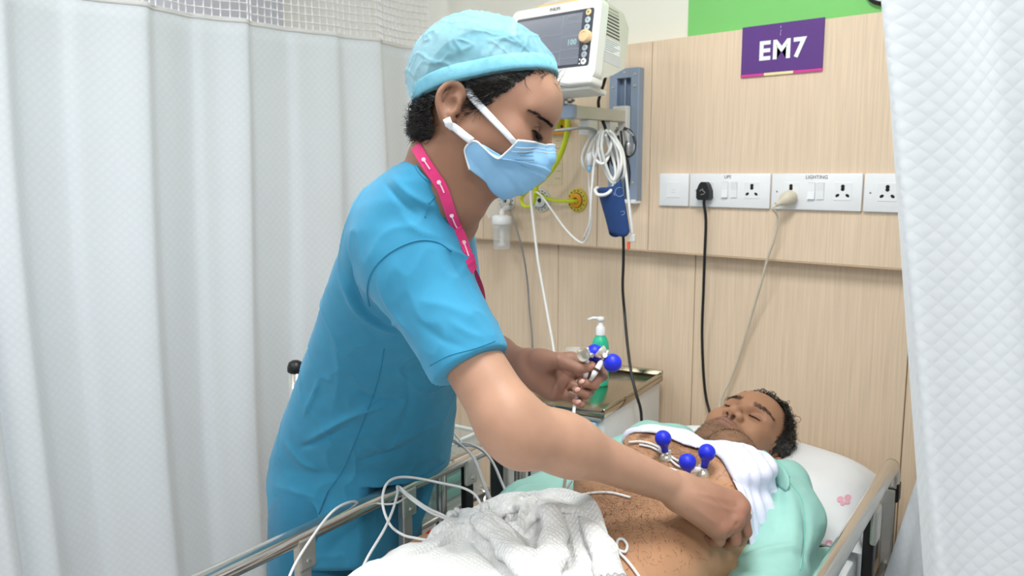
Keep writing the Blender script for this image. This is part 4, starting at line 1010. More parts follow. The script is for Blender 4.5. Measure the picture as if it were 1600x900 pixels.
# ------------------------------------------------------------------ THE NURSE
nur = thing('person', 'person in turquoise scrubs, blue cap and face mask, leaning over the patient', 'person', pix(540, 800, 1.78) * V(1, 1, 0))
NT = math.radians(20); NY = math.radians(9)
xc = math.cos(NT) * (math.cos(NY) * CR + math.sin(NY) * CT_) - math.sin(NT) * CU
zc = math.sin(NT) * (math.cos(NY) * CR + math.sin(NY) * CT_) + math.cos(NT) * CU
yc = np.cross(zc, xc); NS = 1.045
NH = (np.stack([xc, yc, zc], 1) * NS, pix(759, 190, 1.29))
def nh(p): return NH[0] @ V(*p) + NH[1]
def nhi(p): return (np.asarray(p) - NH[1]) @ NH[0] / NS ** 2
nb1 = nhi(pix(700, 262, 1.315)); nb2 = nhi(pix(678, 330, 1.36)); nb3 = nhi(pix(715, 300, 1.31))
hs = head_sdf([((-.035, 0, -.02), nb1, .056, .058, .03), (nb1, nb2, .058, .075, .03), ((.02, 0, -.055), nb3, .03, .05, .03)], ear_x=-.030, mouth=False, fz=.80)
hv, hf = hs.mesh((-.16, -.11, -.25), (.135, .11, .145), .0022)
hv = relax(hv, hf, 1)
SKN = V(*hexc('#9a735e')); SKL = V(*hexc('#a8795f'))
x_, y_, z_ = hv.T
hc = np.tile(SKN, (len(hv), 1))
hc = lerp3(hc, V(*hexc('#ab8570')), sstep(x_, .05, .09) * sstep(z_, .02, .05))
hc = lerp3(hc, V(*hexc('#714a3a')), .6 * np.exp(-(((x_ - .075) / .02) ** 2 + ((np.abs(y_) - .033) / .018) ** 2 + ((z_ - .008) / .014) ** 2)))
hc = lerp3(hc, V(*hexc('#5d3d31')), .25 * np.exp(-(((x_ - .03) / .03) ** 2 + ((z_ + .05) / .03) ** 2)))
hvw = hv @ NH[0].T + NH[1]

def hand(s, wrist, mcp, fingers, thumb, fr=.0085, palm=.014, k=.008, pr=None):
    for i, m_ in enumerate(mcp): s.cone(wrist[i] if len(np.shape(wrist)) > 1 else wrist, m_, .019 if pr is None else pr, palm, .02)
    for i in range(len(mcp) - 1): s.cone(mcp[i], mcp[i + 1], palm * .95, palm * .95, .012)
    for i, f in enumerate(fingers):
        q = [1.02, 1.06, 1.0, .86][i]
        s.chain([mcp[i]] + list(f), np.array([1.25, 1.02, .93, .82][:len(f) + 1]) * fr * q, k * .5, k2=.002)
    s.chain(thumb, np.array([1.9, 1.5, 1.2, 1.0][:len(thumb)]) * fr, .012, k2=.003)
# right arm
ra = SDF()
RS = pix(650, 420, 1.33); RE = pix(796, 660, 1.235); RWr = pix(1052, 762, 1.375)
ra.cone(RS, RE + (RS - RE) * .06, .046, .048, .02)
ra.cone(RE, RE + (RWr - RE) * .34, .045, .041, .03)
ra.cone(RE + (RWr - RE) * .3, RWr, .041, .0275, .04)
ra.ell(pix(815, 688, 1.235), (.045, .045, .045), .03)
rw2 = [pix(1066, 757, 1.395), pix(1066, 764, 1.387), pix(1064, 772, 1.378), pix(1062, 780, 1.372)]
rm = [pix(1148, 780, 1.415), pix(1157, 794, 1.40), pix(1148, 813, 1.385), pix(1130, 826, 1.375)]
rf = [[pix(1165, 806, 1.43), pix(1158, 826, 1.445), pix(1145, 834, 1.45)],
      [pix(1166, 831, 1.405), pix(1156, 846, 1.43), pix(1140, 842, 1.445)],
      [pix(1149, 845, 1.385), pix(1138, 853, 1.41), pix(1128, 846, 1.425)],
      [pix(1125, 846, 1.378), pix(1113, 848, 1.40), pix(1106, 841, 1.41)]]
hand(ra, rw2, rm, rf, [pix(1082, 768, 1.42), pix(1112, 800, 1.44), pix(1132, 822, 1.452), pix(1143, 838, 1.452)], .0096, .0135, .010, .02)
for q_ in rm: ra.ell(q_ - CF * .008 + CU * .002, (.0095, .0095, .0095), .008)
ra.cone(pix(1075, 780, 1.375), pix(1115, 822, 1.378), .020, .017, .02)
allp = np.array([RS, RE, RWr] + rm + [q for f in rf for q in f])
rv, rF = ra.mesh(allp.min(0) - .09, allp.max(0) + .06, .0026)
rv = relax(rv, rF, 1)
N_ = normals(rv, rF)
RSK = Skin(rv, rF)
# tendons, veins and knuckle dips on the back of the hand
for L, h_, w_ in (([(1075, 768), (1110, 775), (1150, 784)], .0012, .006), ([(1080, 775), (1115, 790), (1158, 800)], .0010, .006), ([(1095, 762), (1120, 782), (1138, 797), (1160, 795)], .0012, .004), ([(1080, 790), (1105, 808), (1128, 823)], .001, .006), ([(1155, 815), (1148, 824)], -.002, .004), ([(1140, 832), (1136, 845)], -.0025, .004), ([(1158, 830), (1162, 843)], -.0025, .004)):
    crease(rv, N_, RSK.line(L, 0, 4, 1.39), h_, w_)
rpx = np.array(proj(rv)).T
rc = np.tile(V(*hexc('#b58d76')), (len(rv), 1))
dh = np.linalg.norm(rv - rm[2], axis=1)
rc = lerp3(rc, V(*hexc('#8f6350')), .75 * (1 - sstep(dh, .03, .12)))
for p_ in rm: rc = lerp3(rc, V(*hexc('#a5745f')), .5 * np.exp(-(np.linalg.norm(rv - p_, axis=1) / .014) ** 2))
# left arm
la = SDF()
LS = pix(695, 400, 1.58); LE = pix(738, 552, 1.61); LW = pix(822, 572, 1.475)
la.cone(LS, LE, .046, .044, .02); la.cone(LE, LE + (LW - LE) * .4, .045, .041, .02); la.cone(LE + (LW - LE) * .35, LW, .041, .028, .03)
lm = [pix(893, 562, 1.492), pix(890, 580, 1.492), pix(880, 598, 1.485), pix(866, 612, 1.475)]
lw = [pix(830, 565, 1.475), pix(830, 572, 1.475), pix(830, 580, 1.475), pix(828, 586, 1.472)]
lf = [[pix(936, 570, 1.478), pix(943, 588, 1.458), pix(931, 597, 1.444)],
      [pix(933, 592, 1.478), pix(929, 602, 1.448), pix(908, 597, 1.432)],
      [pix(921, 612, 1.468), pix(915, 617, 1.443), pix(900, 609, 1.432)],
      [pix(904, 627, 1.46), pix(908, 632, 1.443), pix(899, 627, 1.436)]]
hand(la, lw, lm, lf, [pix(840, 560, 1.452), pix(872, 563, 1.432), pix(903, 576, 1.428), pix(924, 572, 1.436)], .0088, .0125, .007, .019)
la.cone(pix(836, 590, 1.465), pix(862, 608, 1.468), .017, .016, .02); la.ell(pix(850, 565, 1.455), (.024, .02, .018), .015)
allp = np.array([LS, LE, LW] + lm + [q for f in lf for q in f])
lv, lF = la.mesh(allp.min(0) - .08, allp.max(0) + .05, .002)
lv = relax(lv, lF, 1); N_ = normals(lv, lF); LSK = Skin(lv, lF)
for L in ([(868, 558), (872, 575), (890, 590)], [(873, 590), (866, 605), (862, 622)], [(892, 597), (884, 608), (880, 620)]): crease(lv, N_, LSK.line(L, 0, 4, 1.45), -.0016, .003)
lc = np.tile(V(*hexc('#96705f')), (len(lv), 1))
lc = lerp3(lc, V(*hexc('#c4937f')), np.max([np.exp(-(np.linalg.norm(lv - f[2], axis=1) / .012) ** 2) for f in lf] + [np.exp(-(np.linalg.norm(lv - pix(924, 572, 1.436), axis=1) / .014) ** 2)], 0) * .9)
# torso core, legs and feet so that the figure is whole
tb = SDF()
HP = pix(545, 790, 1.83)
tb.cone(pix(565, 700, 1.82), pix(650, 400, 1.50), .085, .09, .03)
fl = [V(-1.50, .90, .05), V(-1.46, 1.10, .05)]
for i, d_ in enumerate((-1, 1)):
    hip = HP + d_ * V(.02, .085, 0); kn = (hip + fl[i]) / 2 + V(.02, 0, 0)
    tb.cone(hip, kn, .075, .052, .03); tb.cone(kn, fl[i] + V(0, 0, .03), .05, .038, .02)
    tb.cone(fl[i] + V(0, 0, -.01), fl[i] + V(.15, 0, -.018), .04, .03, .02)
tv, tF = tb.mesh((-1.65, .7, -.02), (-.85, 1.3, 1.45), .008)
tc = np.tile(SKL, (len(tv), 1))
obj('body', join((hvw, hf), (rv, rF), (lv, lF), (tv, tF)), M_SKIN, nur, smooth=True, col=np.concatenate([hc, rc, lc, tc]), label='bare head, neck, forearms and hands')
M_NAIL = mat('nail', '#d3a394', .3, spec=.6)
for (a, b, c_) in ((909, 596, 1), (902, 609, 1), (903, 628, 1)):
    p0 = LSK.hit(a, b, 1.43, .0004); pn = LSK.t.find_nearest(Vector(p0))[1]
    Mn = frame(p0, CR * .9 + CU * .2, z=None, y=np.cross(np.array(pn), CR)); e = lathe([(0, .0012), (.004, .0009), (.0058, -.0004)], 14)
    obj('fingernail', xf(([V(q[0] * 1.1, q[1] * .8, q[2]) for q in e[0]], e[1]), Mn), M_NAIL, nur, smooth=True)

# ---- hair under the cap
hh = SDF(); hh.ell((-.008, 0, .045), (.1005, .0795, .088), 0); hh.ell((-.055, 0, -.012), (.052, .066, .05), .03); hh.ell((-.06, 0, -.045), (.035, .055, .022), .02)
gv, gF = hh.mesh((-.13, -.1, -.09), (.11, .1, .15), .003)
keep = poly_in(gv[:, 0], gv[:, 2], [(.095, .092), (.052, .072), (.036, .045), (.02, .012), (.012, -.028), (-.004, -.020), (-.006, .014), (-.045, .036), (-.068, -.01), (-.05, -.045), (-.062, -.075), (-.14, -.075), (-.14, .2), (.1, .2)])
gv2, gF2 = cut(gv, gF, keep)
gn = normals(gv2, gF2); nz_ = fbm(gv2, 90, 2); gv2 = gv2 + gn * (.0015 * nz_)[:, None]
nhair = obj('hair', (gv2 @ NH[0].T + NH[1], gF2), M_HAIR, nur, smooth=True)
rg = np.random.RandomState(3)
sel = rg.choice(np.nonzero(gv2 @ V(-.512, 0, .859) < .036)[0], 2200); rt = gv2[sel]; nn = gn[sel]
td = np.stack([-np.ones(len(sel)), np.zeros(len(sel)), -.35 + .0 * rt[:, 0]], 1) + .35 * rg.normal(size=(len(sel), 3)); td = td - nn * (td * nn).sum(1)[:, None] + nn * .12
nape = rt[:, 2] < -.0
Ls = np.where(nape, .022, .03)
sv, sf = strands(rt, td, Ls, .00055, curl=.9, seed=5)
m_ = np.arange(len(rt))
obj('hair_strands', (sv @ NH[0].T + NH[1], sf), M_HAIR, nhair, kind='stuff')
ns = np.nonzero((gv2[:, 2] < .005) & (gv2[:, 0] < -.045))[0]; sel = rg.choice(ns, 500)
sv, sf = strands(gv2[sel], gn[sel] * .8 + rg.normal(size=(500, 3)) * .4 + V(-.3, 0, -.5), .024, .0007, curl=4.5, n=8, seed=9)
obj('nape_curls', (sv @ NH[0].T + NH[1], sf), M_HAIR, nhair, kind='stuff')
# brows and lashes
def brow(roots_fn, n, L, r, dfn, seed=2):
    rg = np.random.RandomState(seed); R_ = []; D_ = []
    for i in range(n):
        t = rg.rand(); u = rg.rand() - .5; p_, d_ = roots_fn(t, u), dfn(t, u); R_.append(p_); D_.append(d_ + rg.normal(size=3) * .2)
    return strands(R_, D_, L, r, curl=.4, n=3, seed=seed)
HSK = Skin(hv, hf)
def surf(x, y, z): return HSK.near((x, y, z), .0006)
for y in (-1, 1):
    bv, bf = brow(lambda t, u: surf(.097 - .032 * t ** 1.6, y * (.010 + .044 * t), .0235 + .006 * math.sin(t * 2.4) + u * .0046 * (1 - .6 * t)), 290, .0075, .0003, lambda t, u: V(-.35, y * 1.0, .25 - .6 * t), 4)
    obj('eyebrow', (bv @ NH[0].T + NH[1], bf), M_HAIR, nur)
    bv, bf = brow(lambda t, u: surf(.092 - .008 * (2 * t - 1) ** 2, y * (.020 + .026 * t), .0015 + .003 * (2 * t - 1) ** 2 + u * .0016), 240, .0105, .00034, lambda t, u: V(.8, y * .9 * (2 * t - .6), -.6), 6)
    obj('eyelashes', (bv @ NH[0].T + NH[1], bf), M_HAIR, nur)
    ll = [surf(.094 - .009 * (2 * t - 1) ** 2, y * (.018 + .031 * t), .0005 + .0035 * (2 * t - 1) ** 2) for t in np.linspace(0, 1, 12)]
    obj('lid_line', tube(np.array(ll) @ NH[0].T + NH[1], [.0006, .0016, .0016, .0007], 5), M_HAIR, nur)
    ll = [surf(.094 - .009 * (2 * t - 1) ** 2, y * (.019 + .030 * t), .0150 - .006 * (2 * t - 1) ** 2) for t in np.linspace(0, 1, 12)]
    obj('lid_crease', tube(np.array(ll) @ NH[0].T + NH[1], [.0003, .0006, .0006, .0003], 5), mat('lid_shade', '#5c3a2d', .6), nur)
# ---- surgical cap
M_CAP = mat('cap_cloth', '#8ccfe4', .8, var=.06, vs=120, alpha=.5, sheen=.2, bump=.2, bs=300)
cs = SDF(); cs.ell((-.005, 0, .046), (.1035, .0825, .0925), 0); cs.ell((-.048, 0, .054), (.092, .088, .084), .05); cs.ell((-.02, 0, .075), (.09, .082, .066), .03)
pn_ = V(-.512, 0, .859); pd = .0445
cs.fn(lambda P: (P @ pn_ - pd), (0, 0, 0), .4, .004, sub=True)
kv, kF = cs.mesh((-.16, -.11, -.03), (.12, .11, .17), .0022)
kn_ = normals(kv, kF)
u_ = kv @ pn_ - pd
f1 = fbm(kv * V(.8, 1, 1.3), 13, 2, 1); f2 = np.exp(-np.abs(fbm(kv * V(.7, 1, 1.6) + V(.1, .2, .3), 20, 2, 5)) * 14); f3 = np.exp(-np.abs(fbm(kv * V(1.3, 1, .7), 16, 2, 8)) * 16)
ang = np.arctan2(kv[:, 1], kv[:, 0] + .02)
puck = np.sin(ang * 34 + 3 * f1) * np.exp(-np.clip(u_ - .012, 0, 1) / .018)
kv = kv + kn_ * ((.0045 * f1 + .0026 * f2 + .0022 * f3 + .0012 * puck) * sstep(u_, .004, .03))[:, None]
capo = obj('surgical_cap', (kv @ NH[0].T + NH[1], kF), M_CAP, nur, smooth=True)
rim = []
for a in np.linspace(0, 2 * math.pi, 73)[:-1]:
    # walk the cap rim: nearest cap surface on the rim plane
    d = V(math.cos(a), math.sin(a), 0); e1 = V(.859, 0, .512); c0 = pn_ * (pd + .004) + e1 * -.012
    q = c0 + e1 * .3 * math.cos(a) + V(0, .3, 0) * math.sin(a); lo_, hi_ = 0., 1.
    for _ in range(22):
        md = (lo_ + hi_) / 2; 
        if (cs.p[0][0]((c0 + (q - c0) * md)[None])[0] < 0) or (cs.p[1][0]((c0 + (q - c0) * md)[None])[0] < 0): lo_ = md
        else: hi_ = md
    rim.append(c0 + (q - c0) * lo_)
rim = np.array(rim)
M_BAND = mat('cap_band', '#8ed9ee', .8, var=.05, vs=90)
bandv = []
for off_, gr in ((-.001, .0005), (.004, .0022), (.010, .0026), (.016, .0022), (.021, -.0005)):
    bandv.append([r_ + pn_ * off_ + (r_ - rim.mean(0)) / np.linalg.norm(r_ - rim.mean(0)) * (gr - off_ * .10 + .0006 * math.sin(i * 1.9)) for i, r_ in enumerate(rim)])
bandv = np.array(bandv); nb_, na_ = bandv.shape[:2]
bf_ = np.array([(i * na_ + k, i * na_ + (k + 1) % na_, (i + 1) * na_ + (k + 1) % na_, (i + 1) * na_ + k) for i in range(nb_ - 1) for k in range(na_)])
o = obj('cap_band', (bandv.reshape(-1, 3) @ NH[0].T + NH[1], bf_), M_BAND, capo, smooth=True); solidify(o, .0012)

# ---- face mask
M_MASK = mat('mask_blue', '#8fc4ee', .8, var=.03, vs=60, bump=.1, bs=500); M_MASKW = mat('mask_white', '#e3ebf3', .8, var=.03)
MID = spline([(.103, 0, -.005), (.1165, 0, -.022), (.117, 0, -.040), (.108, 0, -.062), (.091, 0, -.083), (.062, 0, -.097)], 8)
EDG = spline([(.066, -.063, -.020), (.056, -.068, -.048), (.046, -.069, -.052), (.012, -.071, -.040), (.002, -.066, -.056), (.016, -.060, -.080)], 8)
def pushN(P, gap=.0028):
    P = np.array(P, float)
    for _ in range(3):
        d = hs(P); m = d < gap
        if not m.any(): break
        Q = P[m]; e = .0008; g = np.stack([hs(Q + V(e, 0, 0)), hs(Q + V(0, e, 0)), hs(Q + V(0, 0, e))], 1) - d[m][:, None]
        P[m] = Q + g / (np.linalg.norm(g, axis=1)[:, None] + 1e-9) * (gap - d[m])[:, None]
    return P
def mask_pt(u, v, y=-1):
    """u 0 mid .. 1 edge"""
    i = v * (len(MID) - 1); a = int(min(i, len(MID) - 2)); t = i - a
    m = MID[a] * (1 - t) + MID[a + 1] * t; e = EDG[a] * (1 - t) + EDG[a + 1] * t
    c = V(m[0] - .014, e[1] * .78, (m[2] * .6 + e[2] * .4))
    p_ = (1 - u) ** 2 * m + 2 * u * (1 - u) * c + u * u * e
    pl_ = 0
    for (v0, sl) in ((.33, .10), (.52, -.06), (.72, .12)):
        pl_ += .0022 * sstep(np.array([v + sl * (u - .5)]), v0 - .012, v0 + .012)[0] - .0022 * sstep(np.array([v + sl * (u - .5)]), v0 + .012, v0 + .14)[0]
    p_ = p_ + V(pl_ * (1 - u * .4), -pl_ * u, 0)
    p_[0] += .0016 * math.sin(u * 9 + v * 14) * u * (1 - u) * 4
    p_[1] *= -y
    return p_
nU, nV = 36, 44
def mask_w(Q): return pushN([mask_pt(abs(u), v, -1 if u >= 0 else 1) for u, v in Q]) @ NH[0].T + NH[1]
mv = mask_w([(i / nU, j / nV) for i in range(-nU, nU + 1) for j in range(nV + 1)])
mgrid = mv.reshape(2 * nU + 1, nV + 1, 3); mF = np.array([(a, a + nV + 1, a + nV + 2, a + 1) for i in range(2 * nU) for j in range(nV) for a in [i * (nV + 1) + j]])
o = obj('face_mask', (mv, mF), M_MASK, nur, smooth=True); solidify(o, .0015); msk = o
MSK = Skin(mv, mF)
def edge_line(y): return mgrid[-1 if y < 0 else 0]
for y in (-1, 1): obj('mask_binding', tube(edge_line(y), .0022, 8, flat=.7), M_MASKW, msk, smooth=True)
obj('mask_binding', tube(mgrid[:, 0], .0019, 8), M_MASKW, msk, smooth=True)
for vv_ in (.055, .10): obj('mask_stitch', tube(mask_w([(u, vv_) for u in np.linspace(-.96, .96, 41)]) + NH[0][:, 0] * .0012, .0007, 5), M_MASKW, msk)
for (px_, py_, pw_) in ((822, 239, 26), (823, 244, 22), (820, 250, 30)):
    for k in range(int(pw_ // 3)):
        a = px_ - pw_ / 2 + k * 3; obj('mask_print', tube([MSK.hit(a, py_ - .3, 1.2, .0012), MSK.hit(a + 2, py_ - .5 + (k % 2) * .6, 1.2, .0012)], .0006, 4), mat('mask_ink', '#6f97b8', .8), msk)
for y in (-1, 1):
    ed = edge_line(y); top_ = ed[1]; low_ = ed[int(nV * .64)]
    e1_ = nh((-.026, y * .078, .024)); e2_ = nh((-.036, y * .080, -.027))
    up_ = NH[0][:, 1] * y
    def strap(a, b): return pushN([nhi(a + (b - a) * t) for t in np.linspace(0, 1, 12)], .0035) @ NH[0].T + NH[1]
    obj('ear_loop', tube(strap(top_, e1_), np.linspace(.0042, .0062, 12), 8, up=up_, flat=.25), M_MASKW, msk, smooth=True)
    obj('ear_loop', tube(strap(low_, e2_), .0058, 8, up=up_, flat=.25), M_MASKW, msk, smooth=True)
er = nh((-.033, -.0785, -.030))
obj('earring', tube([nh((-.030 + .0055 * math.cos(a), -.0795, -.030 + .0055 * math.sin(a))) for a in np.linspace(0, 2 * math.pi, 21)[:-1]], .0007, 6, True), M_CHROME, nur, smooth=True)

# ------------------------------------------------------------------ scrubs
M_SCR = mat('scrub_cloth', '#3692ba', .85, var=.04, vs=30, sheen=.15, bump=.12, bs=700, bd=.0006)
M_SCR2 = mat('trouser_cloth', '#2a7a9e', .85, var=.05, vs=30, sheen=.15, bump=.12, bs=700, bd=.0006)
M_SEAM = mat('scrub_seam', '#2f86ad', .85, var=.05)
# rows: photo y, left x, right x, centre depth, half depth
ROWS = [(860, 432, 640, 1.82, .145), (800, 425, 668, 1.82, .145), (750, 422, 692, 1.815, .145), (715, 425, 704, 1.80, .145), (650, 447, 710, 1.74, .15), (600, 465, 712, 1.69, .15), (560, 480, 714, 1.645, .155), (500, 500, 720, 1.575, .165), (450, 515, 732, 1.515, .17), (410, 530, 738, 1.48, .175), (370, 551, 738, 1.445, .175), (330, 577, 735, 1.415, .165), (300, 597, 726, 1.395, .145), (280, 612, 714, 1.38, .12), (262, 630, 704, 1.37, .09), (248, 648, 694, 1.36, .06)]
so = pix(600, 560, 1.55); SM = (np.stack([CR, CF, CU], 1), so)
tk = []; ca_ = []; cb_ = []; aa_ = []; bb_ = []
for (yy, xl, xr, dc, bd_) in ROWS:
    L_ = (pix(xl, yy, dc) - so) @ SM[0]; R_ = (pix(xr, yy, dc) - so) @ SM[0]
    tk.append(L_[2]); ca_.append((L_[0] + R_[0]) / 2); cb_.append((L_[1] + R_[1]) / 2); aa_.append((R_[0] - L_[0]) / 2); bb_.append(bd_)
ss = SDF(); ss.loft(SM, tk, ca_, cb_, aa_, bb_, n=2.25, cap=.015)
# sleeve: from the shoulder to an open cuff around the upper arm
S0 = pix(640, 375, 1.345); S1 = pix(737, 572, 1.268); dS = (S1 - S0) / np.linalg.norm(S1 - S0)
ss.cone(pix(628, 352, 1.375), pix(645, 410, 1.33), .082, .082, .045)
ss.cone(pix(648, 410, 1.33), S1 + dS * .02, .078, .062, .03)
# far sleeve
ss.cone(pix(690, 370, 1.56), pix(715, 510, 1.62), .062, .058, .03)
# flat cuff ends
def cuffcut(P):
    q = P - S1; al = q @ dS; rd = np.sqrt(np.maximum((q * q).sum(1) - al * al, 0)); return np.maximum(-(al), rd - .095)
ss.fn(cuffcut, S1 + dS * .06, .14, .002, sub=True)
# above the rail the front overhangs it; behind the rail it hangs down
def railcut(P):
    q = P - B0; w_ = q @ E2; return np.maximum(P[:, 2] - (RZ + .026), -(w_ + RW + .022))
ss.fn(railcut, bp(-.1, -RW + .2, .6), .6, .004, sub=True)
hemn = V(0, 0, 1)
ss.fn(lambda P: P[:, 2] - .585 - .35 * np.clip(-((P - B0) @ E2) - RW - .22, 0, .3), bp(-.2, -.6, .4), .6, .004, sub=True)
lo_ = np.array([pix(x, y, d) for x in (405, 790) for y in (235, 880) for d in (1.15, 1.95)])
tv, tF = ss.mesh(lo_.min(0), lo_.max(0), .0042)
keep = np.ones(len(tv), bool)
tv = relax(tv, tF, 2)
TSK = Skin(tv, tF); tn = normals(tv, tF)
# folds of the scrub top, laid on the surface
FO = [([(612, 275), (635, 300), (665, 318), (690, 325)], .004, .007), ([(600, 285), (622, 310), (650, 335)], -.004, .006), ([(545, 400), (552, 450), (575, 490), (612, 512)], -.009, .011), ([(536, 440), (556, 480), (585, 505), (615, 520)], .008, .010), ([(560, 470), (590, 500), (625, 505)], .005, .008),
      ([(590, 420), (600, 460), (625, 500), (640, 520)], .004, .009), ([(690, 385), (720, 400), (740, 420)], .005, .008), ([(700, 400), (722, 430), (745, 470)], -.004, .009), ([(655, 470), (700, 480), (745, 500)], .003, .014),
      ([(625, 330), (650, 360), (690, 372)], .003, .01), ([(500, 590), (488, 620), (475, 650)], .004, .006), ([(480, 690), (510, 670), (560, 645), (600, 635)], .006, .010), ([(470, 700), (500, 688), (545, 668)], -.006, .008), ([(550, 600), (580, 620), (640, 625)], -.003, .014),
      ([(610, 700), (640, 680), (690, 660)], .004, .014), ([(560, 720), (600, 710), (650, 690)], -.004, .012), ([(445, 690), (470, 720), (500, 735)], .004, .010), ([(430, 760), (470, 770), (500, 780)], .003, .012), ([(640, 600), (670, 610), (700, 600)], .004, .012), ([(630, 560), (640, 620), (620, 680)], -.003, .012),
      ([(520, 520), (530, 580), (520, 640)], .003, .014), ([(700, 500), (730, 520), (760, 530)], .003, .010), ([(650, 500), (690, 530), (730, 545)], -.003, .012), ([(705, 300), (720, 340), (732, 390)], -.004, .007)]
for L, h_, w_ in FO: crease(tv, tn, TSK.line(L, 0, 5, 1.5), h_ * 1.25, w_, sharp=True)
tv = tv + tn * (.0016 * fbm(tv, 10, 3, 2) + .0026 * np.exp(-np.abs(fbm(tv * V(1, 1, .6), 9, 2, 12)) * 12))[:, None]
TSK = Skin(tv, tF)
top_o = obj('scrub_top', (tv, tF), M_SCR, nur, smooth=True)
def seam(pts, r=.0012, lift=.0002, m=M_SEAM, name='seam', n=8, flat=1): return obj(name, tube(TSK.line(pts, lift, n, 1.5), r, 6, flat=flat), m, top_o, smooth=True)
seam([(577, 478), (574, 455), (578, 432), (590, 412), (610, 394), (635, 381), (660, 375), (685, 379), (705, 392)], .0017, name='armhole_seam')
seam([(690, 283), (684, 300), (670, 318)], .0015, name='shoulder_seam')
seam([(668, 325), (664, 340)], .0013, name='shoulder_seam')
seam([(600, 545), (592, 590), (575, 640), (555, 690), (535, 735), (512, 768)], .0011, name='side_seam')
seam([(672, 571), (700, 556), (740, 545), (773, 533)], .0009, name='cuff_stitch')
seam([(512, 768), (505, 785), (498, 803)], .0022, 0, M_SCR2, 'side_vent')
seam([(430, 772), (445, 800), (455, 812)], .0009, name='hem_stitch')
seam([(545, 785), (600, 768), (650, 748), (695, 720)], .0014, name='hem_stitch')
# neck opening binding
nk = [TSK.hit(a, b, 1.36, .0006) for a, b in spline([(648, 249, 0), (655, 268, 0), (668, 281, 0), (684, 287, 0), (697, 296, 0), (707, 312, 0), (716, 330, 0), (723, 345, 0)], 5)[:, :2]]
obj('neck_binding', tube(nk, .0028, 8, flat=.7), M_SCR, top_o, smooth=True)
# trousers
tr_ = SDF()
for i, d_ in enumerate((-1, 1)):
    hip = HP + d_ * V(.01, .075, .02); kn = (hip + fl[i]) / 2 + V(.02, 0, 0)
    tr_.cone(hip, kn, .108, .088, .05); tr_.cone(kn, fl[i] + V(0, 0, .04), .086, .076, .04)
tr_.cone(HP + V(0, -.05, .05), HP + V(0, .05, .05), .108, .108, .05)
def railcut2(P): return -((P - B0) @ E2 + RW + .02)
tr_.fn(railcut2, bp(-.2, -RW + .3, .5), .7, .004, sub=True)
tr_.fn(lambda P: P[:, 2] - .07, (-1.5, 1.0, -.3), .6, .003, sub=True)
wv_, wF = tr_.mesh((-1.72, .68, .0), (-1.2, 1.32, .92), .007)
wn = normals(wv_, wF); wv_ = wv_ + wn * (.006 * fbm(wv_ * V(1, 1, .45), 9, 3, 4))[:, None]
obj('trousers', (wv_, wF), M_SCR2, nur, smooth=True)
for i in (0, 1):
    sh = SDF(); sh.cone(fl[i] + V(-.02, 0, -.002), fl[i] + V(.16, 0, -.012), .048, .040, .02); sh.fn(lambda P: P[:, 2], (fl[i][0], fl[i][1], -.2), .3, .004, sub=True)
    a_, b_ = sh.mesh(fl[i] + V(-.1, -.08, -.06), fl[i] + V(.24, .08, .06), .006); obj('shoe', (a_, b_), M_BLACK, nur, smooth=True)

# ---- lanyard
M_LAN = mat('lanyard_pink', '#e0367e', .6, var=.06, vs=40); M_LANW = mat('lanyard_print', '#f6d3e0', .7)
BSK = Skin(*join((tv, tF), (hvw, hf)))
lp = BSK.line([(652, 229), (664, 250), (678, 272), (691, 292), (701, 320), (711, 350), (722, 380), (733, 410), (738, 424)], .0035, 6, 1.36)
for _ in range(3): lp[1:-1] = (lp[:-2] + lp[1:-1] * 2 + lp[2:]) / 4
upv = normals(tv, tF)
def ribbon(P, w, th=.0012):
    P = np.array(P); v = []; f = []
    for i in range(len(P)):
        t = P[min(i + 1, len(P) - 1)] - P[max(i - 1, 0)]; t /= np.linalg.norm(t)
        h = BSK.t.find_nearest(Vector(P[i])); nrm = np.array(h[1]); nrm = nrm if nrm @ (P[i] - CP) < 0 else CT_
        nrm = nrm * .6 + CT_ * .4; s_ = np.cross(t, nrm); s_ /= np.linalg.norm(s_); n2 = np.cross(s_, t)
        for a, b in ((-1, -1), (1, -1), (1, 1), (-1, 1)): v.append(P[i] + s_ * a * w / 2 + n2 * b * th / 2)
    for i in range(len(P) - 1):
        for k in range(4): l = (k + 1) % 4; f.append((i * 4 + k, i * 4 + l, (i + 1) * 4 + l, (i + 1) * 4 + k))
    f += [(3, 2, 1, 0), tuple(len(P) * 4 - 4 + k for k in range(4))]
    return v, f
lan = obj('lanyard', ribbon(lp, .017), M_LAN, nur, label='bright pink lanyard with white print')
for i0 in (6, 16, 27, 36):
    if i0 + 4 < len(lp):
        q = lp[i0:i0 + 5] + CT_ * .0022; obj('lanyard_print', tube(q, .0012, 5), M_LANW, lan)
        obj('lanyard_print', lathe([(.0035, 0), (.003, .0006), (0, .0008)], 10, frame(lp[i0] + CT_ * .002, CR, CU)), M_LANW, lan)
l2 = [pix(737, 420, 1.36), pix(743, 432, 1.355), pix(750, 450, 1.35), pix(753, 468, 1.345), pix(752, 484, 1.345), pix(748, 496, 1.35)]
obj('lanyard', ribbon(spline(l2, 4), .012), mat('lanyard_dark', '#a81f52', .6), nur, label='hanging end of the pink lanyard')
